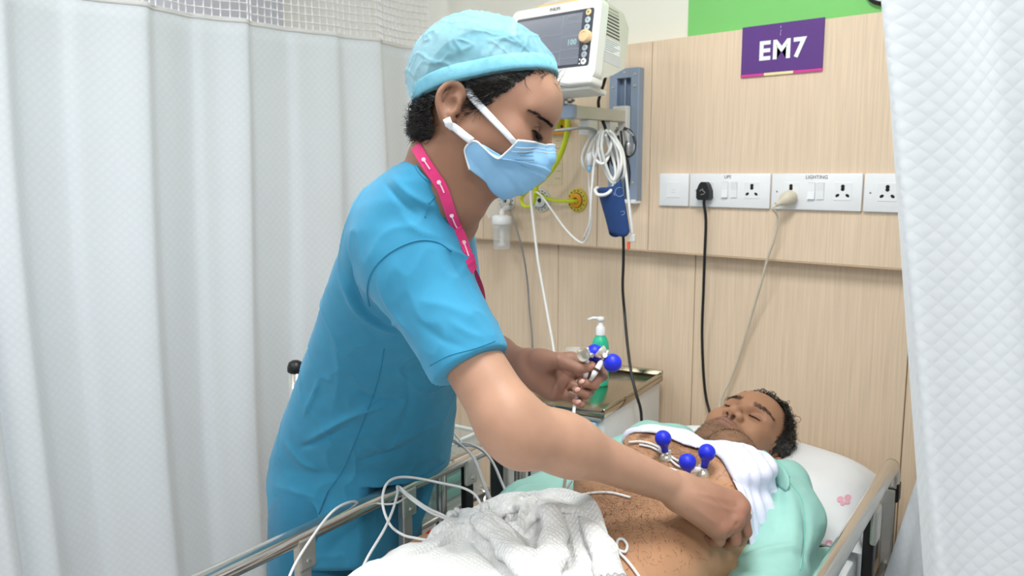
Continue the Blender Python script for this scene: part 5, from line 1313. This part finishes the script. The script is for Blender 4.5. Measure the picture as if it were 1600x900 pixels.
# ------------------------------------------------------------------ THE PATIENT
pat = thing('person', 'bare chested person lying on the bed with eyes closed', 'person', (-.80, 1.2, .612))
PX = -.80
PR = np.array([[.0979, .9791, .1785], [-.36, -.1324, .9235], [.9278, -.1547, .3395]])
PH = (PR * 1.06, V(-.862, 1.764, .763))
def phi(p): return (np.asarray(p) - PH[1]) @ PR / 1.06
nkb = phi(V(-.805, 1.59, .725)); nkf = phi(V(-.805, 1.59, .79))
ps = head_sdf([((-.02, 0, -.03), nkb, .058, .062, .03), ((.035, 0, -.07), nkf, .042, .055, .03), (nkb, phi(V(-.80, 1.50, .71)), .062, .07, .03)], ear_x=-.02, jaw=1.17)
ps.ell((.101, 0, -.024), (.016, .0125, .013), .006)
for y in (-1, 1): ps.ell((.096, y * .0165, -.027), (.0115, .009, .0095), .006)
for y in (-1, 1): ps.cone((.106, y * .0085, -.044), (.097, y * .008, -.028), .0046, .003, .003, sub=True)
ps.ell((.035, 0, -.085), (.045, .05, .03), .03); ps.ell((.025, 0, -.11), (.045, .055, .035), .035)
qv, qF = ps.mesh((-.13, -.11, -.26), (.135, .11, .145), .0022)
qv = relax(qv, qF, 1)
x_, y_, z_ = qv.T; ay = np.abs(y_)
qc = np.tile(V(*hexc('#a97e62')), (len(qv), 1))
stub = sstep(z_, -.030, -.075) * sstep(x_, -.03, .04) * (1 - .0 * z_)
nz_ = .5 + .5 * fbm(qv, 60, 2, 3)
qc = lerp3(qc, V(*hexc('#5f4a3b')), .62 * stub * (.6 + .6 * nz_).clip(0, 1))
qc = lerp3(qc, V(*hexc('#5e483d')), .6 * np.exp(-(((z_ + .045) / .007) ** 2 + (ay / .026) ** 2 + ((x_ - .096) / .015) ** 2)))
qc = lerp3(qc, V(*hexc('#4d3b33')), .7 * np.exp(-(((z_ + .083) / .009) ** 2 + (ay / .018) ** 2 + ((x_ - .09) / .018) ** 2)))
lips = np.exp(-(((z_ + .059) / .0095) ** 4 + (ay / .025) ** 4)) * sstep(x_, .082, .09)
qc = lerp3(qc, V(*hexc('#9a6e68')), .85 * lips)
qc = lerp3(qc, V(*hexc('#8d5f4b')), .55 * np.exp(-(((x_ - .08) / .02) ** 2 + ((ay - .033) / .018) ** 2 + ((z_ - .009) / .012) ** 2)))
qc = lerp3(qc, V(*hexc('#5a3a30')), np.exp(-(((z_ + .0598) / .0016) ** 2)) * (ay < .025) * (x_ > .088) * .8)
for y in (-1, 1): qc = lerp3(qc, V(*hexc('#2a1a16')), np.exp(-(((x_ - .098) / .006) ** 2 + ((y_ - y * .0072) / .0038) ** 2 + ((z_ + .0375) / .005) ** 2)))
qvw = qv @ PH[0].T + PH[1]
QSK = Skin(qv, qF)
# torso, arms and legs
bt = SDF()
BR_ = [(.60, .155, .76, .60), (.85, .16, .785, .60), (1.00, .163, .80, .60), (1.10, .162, .815, .60), (1.22, .162, .818, .60), (1.33, .168, .84, .605), (1.42, .175, .855, .61), (1.50, .175, .842, .62), (1.56, .145, .805, .63), (1.60, .095, .77, .65)]
BMx = (np.stack([V(1, 0, 0), V(0, 0, -1), V(0, 1, 0)], 1), V(PX, 0, 0))
bt.loft(BMx, [r[0] for r in BR_], [0] * len(BR_), [-(r[2] + r[3]) / 2 for r in BR_], [r[1] for r in BR_], [(r[2] - r[3]) / 2 for r in BR_], n=2.35, cap=.05)
for d_ in (-1, 1):
    bt.ell((PX + d_ * .085, 1.43, .838), (.075, .07, .026), .03)
    bt.ell((PX + d_ * .12, 1.28, .80), (.05, .06, .03), .04)
bt.cone((PX, 1.15, .826), (PX, 1.36, .852), .004, .004, .03, sub=True)
bt.ell((PX, 1.105, .826), (.011, .015, .016), .012, sub=True)
bt.cone((PX, 1.50, .71), (PX, 1.575, .725), .075, .06, .04)
# near arm, far arm
bt.chain([(PX + .16, 1.52, .735), (PX + .205, 1.28, .655), (PX + .22, 1.05, .65), (PX + .21, .97, .65)], [.058, .04, .028, .028], .02)
fw = V(-1.095, .975, .700)
bt.chain([(PX - .17, 1.52, .735), (PX - .285, 1.27, .675), fw], [.062, .047, .029], .03)
fm = [fw + V(.035 - .018 * i, -.085 + .004 * i, .012 - .003 * i) for i in range(4)]
hand(bt, fw + V(0, -.015, 0), fm, [[m_ + V(.004, -.038, .0), m_ + V(.004, -.06, -.014), m_ + V(.002, -.07, -.03)] for m_ in fm], [fw + V(.03, -.03, 0), fw + V(.055, -.06, .0), fw + V(.06, -.09, -.01)], .009, .013, .008)
for d_ in (-1, 1):
    bt.chain([(PX + d_ * .085, .82, .69), (PX + d_ * .10, .40, .705), (PX + d_ * .10, .0, .66), (PX + d_ * .10, -.03, .665)], [.085, .06, .04, .04], .04)
    bt.cone((PX + d_ * .10, -.06, .655), (PX + d_ * .12, -.09, .80), .035, .025, .02)
bv_, bF_ = bt.mesh((-1.22, -.16, .57), (-.45, 1.66, .90), .0045)
bv_ = relax(bv_, bF_, 1)
bc = np.tile(V(*hexc('#b98d6c')), (len(bv_), 1))
dn = np.sqrt(((bv_[:, 0] - PX) / 1.0) ** 2 + ((bv_[:, 1] - 1.105) / 1.2) ** 2)
bc = lerp3(bc, V(*hexc('#7c5a47')), .55 * np.exp(-(dn / .055) ** 2))
bc = lerp3(bc, V(*hexc('#9a7258')), .5 * np.exp(-((bv_[:, 0] - PX) / .05) ** 2) * (bv_[:, 1] > 1.0))
for d_ in (-1, 1): bc = lerp3(bc, V(*hexc('#6a4536')), .8 * np.exp(-(np.linalg.norm(bv_ - V(PX + d_ * .1, 1.40, .862), axis=1) / .014) ** 4))
obj('body', join((qvw, qF), (bv_, bF_)), M_SKIN, pat, smooth=True, col=np.concatenate([qc, bc]), label='bare skin of head, torso and arms')
PSK = Skin(bv_, bF_); pn = normals(bv_, bF_)
# hair on the head
hp = SDF(); hp.ell((-.008, 0, .046), (.104, .0825, .092), 0); hp.ell((-.05, 0, .0), (.056, .075, .06), .03)
gv, gF = hp.mesh((-.14, -.1, -.1), (.12, .1, .16), .0032)
gx = gv[:, 0]; gz = gv[:, 2]
keep = (gx < .076 - .35 * np.abs(gv[:, 1])) & poly_in(gx, gz, [(.12, .082), (.06, .078), (.042, .05), (.032, .02), (.02, -.028), (.004, -.026), (-.002, .024), (-.044, .03), (-.06, -.02), (-.08, -.07), (-.2, -.07), (-.2, .2), (.12, .2)])
gv2, gF2 = cut(gv, gF, keep); gn = normals(gv2, gF2)
gv2 = gv2 + gn * (.004 * fbm(gv2, 55, 2, 2))[:, None]
ph_ = obj('hair', (gv2 @ PH[0].T + PH[1], gF2), M_HAIR, pat, smooth=True)
rg = np.random.RandomState(8); sel = rg.choice(len(gv2), 1900)
sv, sf = strands(gv2[sel], gn[sel] + rg.normal(size=(len(sel), 3)) * .7, .020, .0007, curl=5, n=8, seed=11)
obj('hair_curls', (sv @ PH[0].T + PH[1], sf), M_HAIR, ph_, kind='stuff')
fr_ = np.nonzero((gv2[:, 2] > .06) & (gv2[:, 0] > .02))[0]; sel = rg.choice(fr_, 170)
sv, sf = strands(gv2[sel], gn[sel] + rg.normal(size=(len(sel), 3)) * .5 + V(.3, 0, .2), .048, .0009, curl=7, n=12, seed=12)
obj('front_curls', (sv @ PH[0].T + PH[1], sf), M_HAIR, ph_, kind='stuff')
def qs(x, y, z): return QSK.near((x, y, z), .0005)
for y in (-1, 1):
    b_, f_ = brow(lambda t, u: qs(.097 - .026 * t ** 1.6, y * (.012 + .042 * t), .029 + .006 * math.sin(t * 2.4) + u * .0075 * (1 - .5 * t)), 190, .007, .00028, lambda t, u: V(-.35, y, .3 - .6 * t), 14)
    obj('eyebrow', (b_ @ PH[0].T + PH[1], f_), M_HAIR, pat)
    b_, f_ = brow(lambda t, u: qs(.092 - .009 * (2 * t - 1) ** 2, y * (.020 + .027 * t), .0025 + .004 * (2 * t - 1) ** 2 + u * .0012), 130, .006, .0003, lambda t, u: V(.8, y * .3 * (2 * t - 1), -.7), 15)
    obj('eyelashes', (b_ @ PH[0].T + PH[1], f_), M_HAIR, pat)
    ll = [qs(.093 - .009 * (2 * t - 1) ** 2, y * (.019 + .029 * t), .0025 + .0045 * (2 * t - 1) ** 2) for t in np.linspace(0, 1, 12)]
    obj('lid_line', tube(np.array(ll) @ PH[0].T + PH[1], .0007, 5), M_HAIR, pat)
# stubble
st = np.nonzero((stub > .35) & (rg.rand(len(qv)) < .22))[0]; qn = normals(qv, qF)
sv, sf = strands(qv[st], qn[st] + V(.1, 0, -.5) + rg.normal(size=(len(st), 3)) * .4, .0028, .00022, n=2, seed=13)
obj('stubble', (sv @ PH[0].T + PH[1], sf), M_HAIR, pat, kind='stuff')
# body hair
up = np.nonzero((pn[:, 2] > .25) & (bv_[:, 1] > .95) & (bv_[:, 1] < 1.50) & (np.abs(bv_[:, 0] - PX) < .17))[0]
P_ = bv_[up]; wx_ = P_[:, 0] - PX
den = .9 * np.exp(-(wx_ / .03) ** 2) + .8 * np.exp(-((wx_ / .09) ** 2 + ((P_[:, 1] - 1.40) / .07) ** 2)) + 1.1 * np.exp(-((wx_ / .075) ** 2 + ((P_[:, 1] - 1.13) / .085) ** 2)) + .8 * np.exp(-((wx_ / .03) ** 2 + ((P_[:, 1] - 1.10) / .03) ** 2)) + .025
sel = up[rg.rand(len(up)) < (den * .9).clip(0, .85)]
d_ = np.stack([np.sign(bv_[sel, 0] - PX + .001) * .6, -.7 + .0 * bv_[sel, 0], np.zeros(len(sel))], 1) + rg.normal(size=(len(sel), 3)) * .45
sv, sf = strands(bv_[sel], d_ + pn[sel] * .35, .0155, .00022, curl=1.8, n=4, seed=17)
M_BHAIR = mat('body_hair', '#2b1d15', .6)
obj('body_hair', (sv, sf), M_BHAIR, pat, kind='stuff')
# red thread on the far wrist
wl = [fw + V(.032 * math.cos(a), .012 + .006 * math.sin(a), .031 * math.sin(a)) for a in np.linspace(0, 2 * math.pi, 25)[:-1]]
obj('wrist_thread', tube(wl, .003, 6, True), mat('red_thread', '#b0141c', .8), pat, smooth=True)
# undershirt pushed up over the chest
M_UND = mat('undershirt_cotton', '#dfe2f6', .85, var=.02, vs=20, bump=.08, bs=300, bd=.001)
wx_ = bv_[:, 0] - PX
yl = np.interp(wx_, [-.22, -.15, 0, .06, .11, .155, .2], [1.42, 1.41, 1.40, 1.392, 1.36, 1.32, 1.315])
yu = np.interp(wx_, [-.22, -.17, -.10, .10, .15, .165, .2], [1.48, 1.52, 1.555, 1.555, 1.53, 1.45, 1.40])
cone_ = np.abs(wx_) < .18
kp = (bv_[:, 1] > yl) & (bv_[:, 1] < yu) & cone_ & (bv_[:, 2] > .65) & ~((np.abs(wx_) < .062) & (bv_[:, 1] > 1.52 + 8 * wx_ ** 2) & (bv_[:, 2] > .74))
uv_, uF_ = cut(bv_, bF_, kp); uv_ = smooth_edge(uv_, uF_, 30); un = normals(uv_, uF_)
dl = uv_[:, 1] - np.interp(uv_[:, 0] - PX, [-.22, -.15, 0, .06, .11, .155, .2], [1.42, 1.41, 1.40, 1.392, 1.36, 1.32, 1.315])
roll = np.exp(-((dl - .014) / .012) ** 2) * .006 + np.exp(-((dl - .045) / .012) ** 2) * .003
uv_ = uv_ + un * (.005 + roll + .003 * np.sin(dl * 190 + 8 * uv_[:, 0]) * sstep(dl, .02, .05) + .003 * fbm(uv_, 20, 2, 6))[:, None]
uv_ = smooth_edge(uv_, uF_, 25)
und = obj('undershirt', (uv_, uF_), M_UND, pat, smooth=True, label='white undershirt pushed up over the chest'); solidify(und, .003, -1)
USK = Skin(*join((uv_, uF_), (bv_, bF_)))

# ------------------------------------------------------------------ loose gown and blanket
M_GOWN = mat('gown_green', '#98c8be', .88, var=.04, vs=14, bump=.1, bs=500, bd=.0008)
gw = thing('hospital_gown', 'pale green hospital gown spread open under and beside the patient', 'gown', (-.75, 1.4, .612))
g1 = SDF()
g1.chain([(-.735, 1.615, .762), (-.67, 1.565, .768), (-.625, 1.48, .735), (-.598, 1.36, .685), (-.59, 1.22, .655), (-.595, 1.08, .65), (-.60, .95, .65)], [.022, .048, .064, .058, .052, .05, .048], .03)
g1.ell((-.585, 1.38, .632), (.055, .24, .04), .04)
g1.ell((-.60, 1.16, .632), (.075, .14, .03), .04)
v1, F1 = g1.mesh((-.82, .88, .57), (-.44, 1.70, .90), .0045)
n1 = normals(v1, F1); GS1 = Skin(v1, F1)
for L, h_, w_ in (([(1195, 715), (1212, 730), (1232, 745)], .006, .008), ([(1186, 735), (1205, 742), (1218, 758)], -.007, .008), ([(1205, 755), (1200, 790), (1190, 830)], .008, .010), ([(1222, 745), (1235, 775), (1240, 820), (1235, 870)], .006, .014), ([(1215, 760), (1217, 800), (1205, 850)], -.006, .012), ([(1150, 875), (1190, 862), (1230, 855), (1256, 860)], .007, .010), ([(1100, 890), (1150, 885), (1210, 888)], -.006, .010), ([(1255, 790), (1262, 830), (1258, 880)], -.008, .010)): crease(v1, n1, GS1.line(L, 0, 5, 1.6), h_, w_)
v1 = v1 + n1 * (.005 * fbm(v1, 12, 3, 9))[:, None]
gn_ = obj('near_sleeve', (v1, F1), M_GOWN, gw, smooth=True)
GS1 = Skin(v1, F1)
# stand-up collar flap beside the neck
cb = [(1188, 706), (1199, 708), (1215, 722), (1229, 738), (1231, 748)]
cl = [GS1.hit(a, b + 12, 1.66) for a, b in [(1172, 730), (1186, 728), (1202, 736), (1216, 748), (1228, 756)]]
ct = [pix(a, b, proj(c)[2] + .012) for (a, b), c in zip([(1182, 722), (1192, 705), (1207, 716), (1222, 728), (1233, 746)], cl)]
cl = spline(cl, 5); ct = spline(ct, 5)
cv, cf = grid(lambda u, w_: cl[int(round(u * 20))] * (1 - w_) + ct[int(round(u * 20))] * w_ + CT_ * .008 * math.sin(w_ * 3.1), 20, 6)
o = obj('collar', (cv, cf), M_GOWN, gw, smooth=True); solidify(o, .004)
obj('collar_seam', tube(ct, .0022, 6), mat('gown_seam', '#7fc4b8', .85), gw, smooth=True)
obj('sleeve_seam', tube(GS1.line([(1232, 752), (1250, 775), (1256, 800), (1257, 840), (1250, 890)], .0005, 8, 1.6), .0011, 6), MATS['gown_seam'], gw, smooth=True)
g2 = SDF()
g2.chain([(-.92, 1.585, .80), (-.985, 1.55, .785), (-1.06, 1.42, .715), (-1.10, 1.25, .68), (-1.09, 1.10, .675)], [.03, .05, .066, .064, .05], .03)
g2.ell((-.99, 1.62, .785), (.085, .075, .03), .03); g2.ell((-1.11, 1.24, .635), (.10, .16, .04), .04)
v2, F2 = g2.mesh((-1.25, 1.0, .58), (-.84, 1.75, .90), .005); n2 = normals(v2, F2); GS2 = Skin(v2, F2)
for L, h_, w_ in (([(790, 780), (815, 765), (850, 755)], .007, .010), ([(800, 790), (830, 780), (860, 772)], -.006, .010)): crease(v2, n2, GS2.line(L, 0, 5, 1.9), h_, w_)
v2 = v2 + n2 * (.006 * fbm(v2, 12, 3, 10))[:, None]
obj('far_sleeve', (v2, F2), M_GOWN, gw, smooth=True)

M_BLK = weave(mat('blanket_waffle', '#dfe1e0', .9, var=.02, vs=10, sheen=.2), 'waffle', 420, 420, .7, dist=.0022)
def edge_y(x): return 1.088 - 3.0 * (x + .865) ** 2
def blank_h(x, y):
    w_ = x - PX
    h_ = PSK.t.ray_cast(Vector((x, y, 2)), Vector((0, 0, -1)))[0]
    z = max(.805 - 5.2 * max(0, abs(w_ + .03) - .10) ** 2, (h_.z + .014) if h_ is not None and -.2 < w_ < .22 else .66)
    z += .035 * math.exp(-(((x + .80) / .12) ** 2 + ((y - 1.02) / .07) ** 2))
    z += .012 * math.exp(-(((x + .93) / .07) ** 2 + ((y - .98) / .05) ** 2))
    return z
def sst(x, a, b): t = min(1, max(0, (x - a) / (b - a))); return t * t * (3 - 2 * t)
bvv = []; nU, nV = 190, 260
XA, XB = -1.05, -.47
for i in range(nU + 1):
    for j in range(nV + 1):
        u = i / nU; x = XA + (XB - XA) * u; ye = edge_y(x); y = ye - (j / nV) * (ye - .05)
        z = blank_h(x, y)
        # side drops
        z = max(z, .66)
        z -= .10 * sst(x, -.60, -.50) * 1.0
        # rolled top edge
        dl_ = ye - y
        z += .020 * math.exp(-((dl_ - .016) / .016) ** 2) - .022 * math.exp(-(dl_ / .008) ** 2) * 1.2 
        z += .010 * noise.noise(Vector((x * 14, y * 14, 2))) + .012 * (.35 - abs(noise.noise(Vector(((x * .8 + y * .6) * 15, (-x * .6 + y * .8) * 6, 4))))) * sst(y, 1.07, 1.02) + .005 * (.3 - abs(noise.noise(Vector(((x * .5 + y * .86) * 26, (-x * .86 + y * .5) * 11, 9)))))
        bvv.append((x, y, z))
bvv = np.array(bvv); a_ = (np.arange(nU)[:, None] * (nV + 1) + np.arange(nV)[None]).ravel(); bFF = np.stack([a_, a_ + nV + 1, a_ + nV + 2, a_ + 1], 1)[:, ::-1]
uvb = bvv[:, :2].copy()
bn_ = normals(bvv, bFF); BS = Skin(bvv, bFF)
for L, h_, w_, sh_ in (([(735, 822), (752, 810), (772, 828), (792, 852), (818, 880), (850, 915)], .034, .022, False), ([(755, 808), (780, 822), (802, 848), (828, 878), (860, 915)], -.020, .007, True), ([(724, 832), (745, 848), (775, 880), (800, 910)], -.018, .008, True),
                  ([(672, 842), (692, 822), (722, 812), (745, 806)], .024, .014, False), ([(650, 862), (690, 846), (728, 830)], -.018, .008, True), ([(700, 838), (715, 832), (732, 828)], .012, .008, False),
                  ([(812, 822), (828, 806), (848, 794)], .026, .012, False), ([(850, 792), (862, 815), (862, 850), (852, 900)], .022, .014, False), ([(828, 836), (842, 826), (852, 838)], -.036, .010, False), ([(800, 828), (822, 832), (846, 846), (850, 880)], -.018, .008, True), ([(872, 800), (890, 798), (925, 806)], .010, .012, False), ([(880, 830), (890, 860), (888, 900)], -.010, .009, True), ([(910, 812), (932, 840), (945, 890)], .012, .016, False),
                  ([(775, 800), (808, 786), (842, 778), (885, 790)], .016, .013, False), ([(770, 810), (805, 806), (835, 796)], -.024, .009, True), ([(775, 838), (800, 862), (835, 905)], .010, .008, False), ([(690, 870), (740, 880), (780, 910)], .010, .03, False)):
    crease(bvv, bn_, BS.line(L, 0, 5, 1.4), h_, w_, sharp=sh_)
blk = thing('blanket', 'crumpled white waffle blanket drawn down to the patient\'s waist', 'blanket', (-.80, .7, .612))
BS2 = Skin(bvv, bFF)
for L, r_ in (([(738, 826), (748, 812), (764, 818), (782, 838), (802, 862), (826, 890), (850, 920)], (.004, .020, .024, .024, .026, .028, .028)), ([(668, 846), (680, 830), (702, 818), (728, 812), (744, 812)], (.004, .013, .016, .014, .004)), ([(818, 836), (824, 816), (838, 802), (856, 796), (866, 812), (866, 840), (858, 880), (850, 920)], (.003, .012, .015, .018, .020, .024, .026, .026)), ([(775, 806), (805, 792), (838, 784), (872, 790), (900, 800)], (.004, .016, .02, .018, .006)), ([(905, 806), (930, 830), (944, 862), (952, 905)], (.006, .02, .024, .024))):
    ln = BS2.line(L, -.004, 6, 1.4); ln[1:-1] = (ln[:-2] + 2 * ln[1:-1] + ln[2:]) / 4; ln[1:-1] = (ln[:-2] + 2 * ln[1:-1] + ln[2:]) / 4
    rr_ = np.interp(np.linspace(0, 1, len(ln)), np.linspace(0, 1, len(r_)), r_)
    fv, ff = tube(ln, rr_, 26, up=(0, 0, 1), flat=.62); fv = np.array(fv); fv = fv + (fv - np.repeat(ln, 26, 0)) * (.35 * fbm(fv, 30, 2, 3))[:, None]
    fo = obj('fold', (fv, ff), M_BLK, blk, smooth=True); set_uv(fo, fv[:, :2])
o = obj('blanket_cloth', (bvv, bFF), M_BLK, blk, smooth=True); set_uv(o, uvb); solidify(o, .008, -1)
# ------------------------------------------------------------------ ECG electrodes and leads
M_BULB = mat('bulb_blue', '#1f2fd6', .42, var=.03, sss=.1); M_CUPM = mat('electrode_metal', '#e6e2d6', .3, .7, var=.05); M_PURP = mat('lead_purple', '#4a3fb0', .4)
M_BAND_ = mat('lead_brown', '#4a3630', .5); M_REDM = mat('lead_red', '#d0322e', .4)
def electrode(label, base, bulb, side, rb=.0162, mark=None, con=True, cup_dir=None):
    """metal suction cup at base, blue bulb above, connector pointing along side"""
    base = np.asarray(base, float); bulb = np.asarray(bulb, float); ax = bulb - base; L = np.linalg.norm(ax); ax /= L
    t = thing('ecg_electrode', label, 'electrode', base, 'suction electrodes of the heart monitor')
    x = np.cross(ax, side); Mz = (np.stack([x / np.linalg.norm(x), np.cross(ax, x / np.linalg.norm(x)), ax], 1), base)
    obj('metal_cup', lathe([(.0115, 0), (.0125, .0), (.0125, .003), (.0095, .010), (.0045, .013), (.0045, .018), (.0, .018), (.0, .009), (.008, .008), (.0115, .0)], 24, Mz, False), M_CUPM, t, autosmooth=40)
    z0 = L - rb * .8
    prof = [(0, .017), (.0065, .017), (.0068, max(.02, z0 - .008))]
    for a in np.linspace(-.95, math.pi / 2, 14): prof.append((rb * math.cos(a), L + rb * math.sin(a)))
    prof[-1] = (0, L + rb)
    obj('rubber_bulb', lathe(prof, 28, Mz), M_BULB, t, smooth=True)
    sd = np.asarray(side, float) / np.linalg.norm(side)
    p0 = base + ax * .014
    obj('clamp_post', tube([p0 - sd * .012, p0 + sd * .012], .0028, 10), M_CUPM, t, smooth=True)
    obj('clamp_screw', tube([p0 + np.cross(sd, ax) * .004, p0 + np.cross(sd, ax) * .012], .0042, 12), M_CUPM, t)
    if con:
        c0 = p0 + sd * .010
        cn = obj('lead_connector', tube([c0, c0 + sd * .004, c0 + sd * .026, c0 + sd * .034], [.004, .0052, .0052, .0034], 14), M_WHITE, t, smooth=True)
        if mark is not None: obj('colour_band', tube([c0 + sd * .016, c0 + sd * .021], .0055, 14), mark, cn)
    return t
UPW = V(.05, -.05, 1)
def chest(px_, py_): return USK.hit(px_, py_, 1.6, -.001)
b1 = chest(1041, 717); b2 = chest(1098, 742); b3 = chest(1072, 752)
electrode('blue bulb electrode on the far side of the chest', b1, pix(1036, 685, proj(b1)[2] - .012), pix(1010, 700, 1.72) - b1, mark=M_REDM)
electrode('blue bulb electrode on the chest closest to the chin', b2, pix(1104.5, 707, proj(b2)[2] - .012), b2 - pix(1130, 738, 1.58), mark=None)
electrode('blue bulb electrode half hidden behind the forearm', b3, pix(1074, 722, proj(b3)[2] - .012), V(-.4, -.1, .05))
# the two held in the left hand
e1 = pix(911, 554, 1.418); electrode('blue bulb electrode in the hand, its metal cup facing out', e1, pix(929, 552, 1.452), pix(909, 582, 1.425) - e1, mark=M_PURP)
e2 = pix(936, 548, 1.432); bb = pix(957, 567, 1.425)
electrode('blue bulb electrode in the hand with tilted cup and larger bulb', e2, bb, pix(926, 590, 1.42) - pix(943, 562, 1.424), rb=.0162, mark=M_BAND_)
def lead(label, pts, r=.0026, m=M_WCAB):
    t = thing('ecg_lead', label, 'cable', pts[0], 'leads of the heart monitor'); obj('lead_wire', tube(pts, r, 8, n=8), m, t, smooth=True); return t
def P3(L): return [pix(a, b, d) for a, b, d in L]
def RL(px_, py_, w_=-RW, z=RZ): return onz(px_, py_, z)
lead('white lead looping in a wide circle over the far rail', P3([(752, 800, 1.52), (750, 786, 1.55), (741, 772, 1.58), (722, 762, 1.60), (690, 755, 1.62), (650, 747, 1.62), (622, 746, 1.61), (605, 755, 1.58), (598, 775, 1.555), (600, 798, 1.53), (611, 822, 1.51), (630, 836, 1.49), (650, 841, 1.47), (672, 845, 1.45)]))
lead('white lead crossing the rail from below the loop', P3([(556, 910, 1.38), (575, 870, 1.42), (600, 828, 1.47), (614, 796, 1.54), (621, 770, 1.60), (622, 760, 1.64), (640, 774, 1.62), (665, 792, 1.58), (690, 804, 1.53), (706, 812, 1.50), (722, 818, 1.47)]))
lead('short white lead running beside the crossing lead to the blanket', P3([(624, 764, 1.64), (645, 782, 1.61), (670, 799, 1.57), (690, 808, 1.53), (712, 816, 1.485)]))
lead('white lead hanging over the rail nearest the corner', P3([(446, 915, 1.40), (462, 880, 1.43), (484, 845, 1.47), (508, 812, 1.51), (525, 795, 1.53), (542, 786, 1.565), (556, 784, 1.61), (562, 792, 1.65)]))
lead('thin lead curving under the rail across the scrubs', P3([(586, 786, 1.66), (605, 788, 1.63), (622, 785, 1.63), (636, 776, 1.66)]), .002)
M_GL = mat('grey_lead', '#b4b6b8', .45)
for k, L in enumerate([[(700, 682, 1.86), (716, 692, 1.84), (734, 708, 1.83), (745, 728, 1.80), (756, 760, 1.74), (766, 782, 1.68), (776, 796, 1.62)],
                       [(703, 688, 1.87), (722, 697, 1.85), (740, 714, 1.83), (750, 738, 1.79), (762, 768, 1.72), (772, 788, 1.66), (784, 798, 1.60)],
                       [(712, 692, 1.88), (735, 694, 1.87), (755, 704, 1.86), (770, 722, 1.83), (781, 748, 1.79), (790, 768, 1.74), (796, 784, 1.70)],
                       [(715, 697, 1.88), (738, 697, 1.88), (758, 708, 1.86), (774, 730, 1.82), (785, 756, 1.77), (793, 772, 1.73), (800, 788, 1.69)],
                       [(698, 664, 1.95), (706, 672, 1.94), (714, 682, 1.93), (722, 692, 1.92)]]):
    lead(['grey lead dropping over the far rail, first of the bundle', 'grey lead dropping over the far rail, second of the bundle', 'grey lead arching out to the right of the bundle', 'grey lead beneath the one arching right of the bundle', 'short dark tipped lead above the far rail bundle'][k], P3(L), .0027, M_GL)
lead('white lead lying across the upper abdomen by the forearm', [USK.hit(a, b, 1.5, .003) for a, b in ((893, 781), (912, 775), (935, 772), (958, 773), (985, 780))])
lead('pair of pale leads rising from behind the blanket', P3([(872, 786, 1.52), (878, 774, 1.56), (886, 762, 1.60), (893, 752, 1.62)]), .0024, M_GL)
lead('white lead curled into a small ring beside the blanket', [USK.hit(a, b, 1.3, .004) for a, b in ((958, 852), (966, 862), (976, 865), (979, 855), (973, 846), (965, 847), (963, 858), (968, 868), (976, 876), (986, 888), (998, 905))])
lead('white lead hanging down from the electrodes in the hand', P3([(926, 590, 1.425), (916, 600, 1.455), (906, 612, 1.458), (899, 628, 1.445), (896, 650, 1.43), (894, 690, 1.44), (886, 730, 1.50), (880, 770, 1.54)]), .0032)
lead('white lead arching across the upper chest to the bulbs', [USK.hit(a, b, 1.7, .006) for a, b in ((985, 694), (1005, 694), (1025, 700), (1042, 712), (1055, 722), (1068, 728))])
lead('pale lead lying beside the arching chest lead', [USK.hit(a, b, 1.7, .004) for a, b in ((1000, 697), (1018, 701), (1034, 710), (1048, 722), (1062, 732), (1080, 736))], .0024)
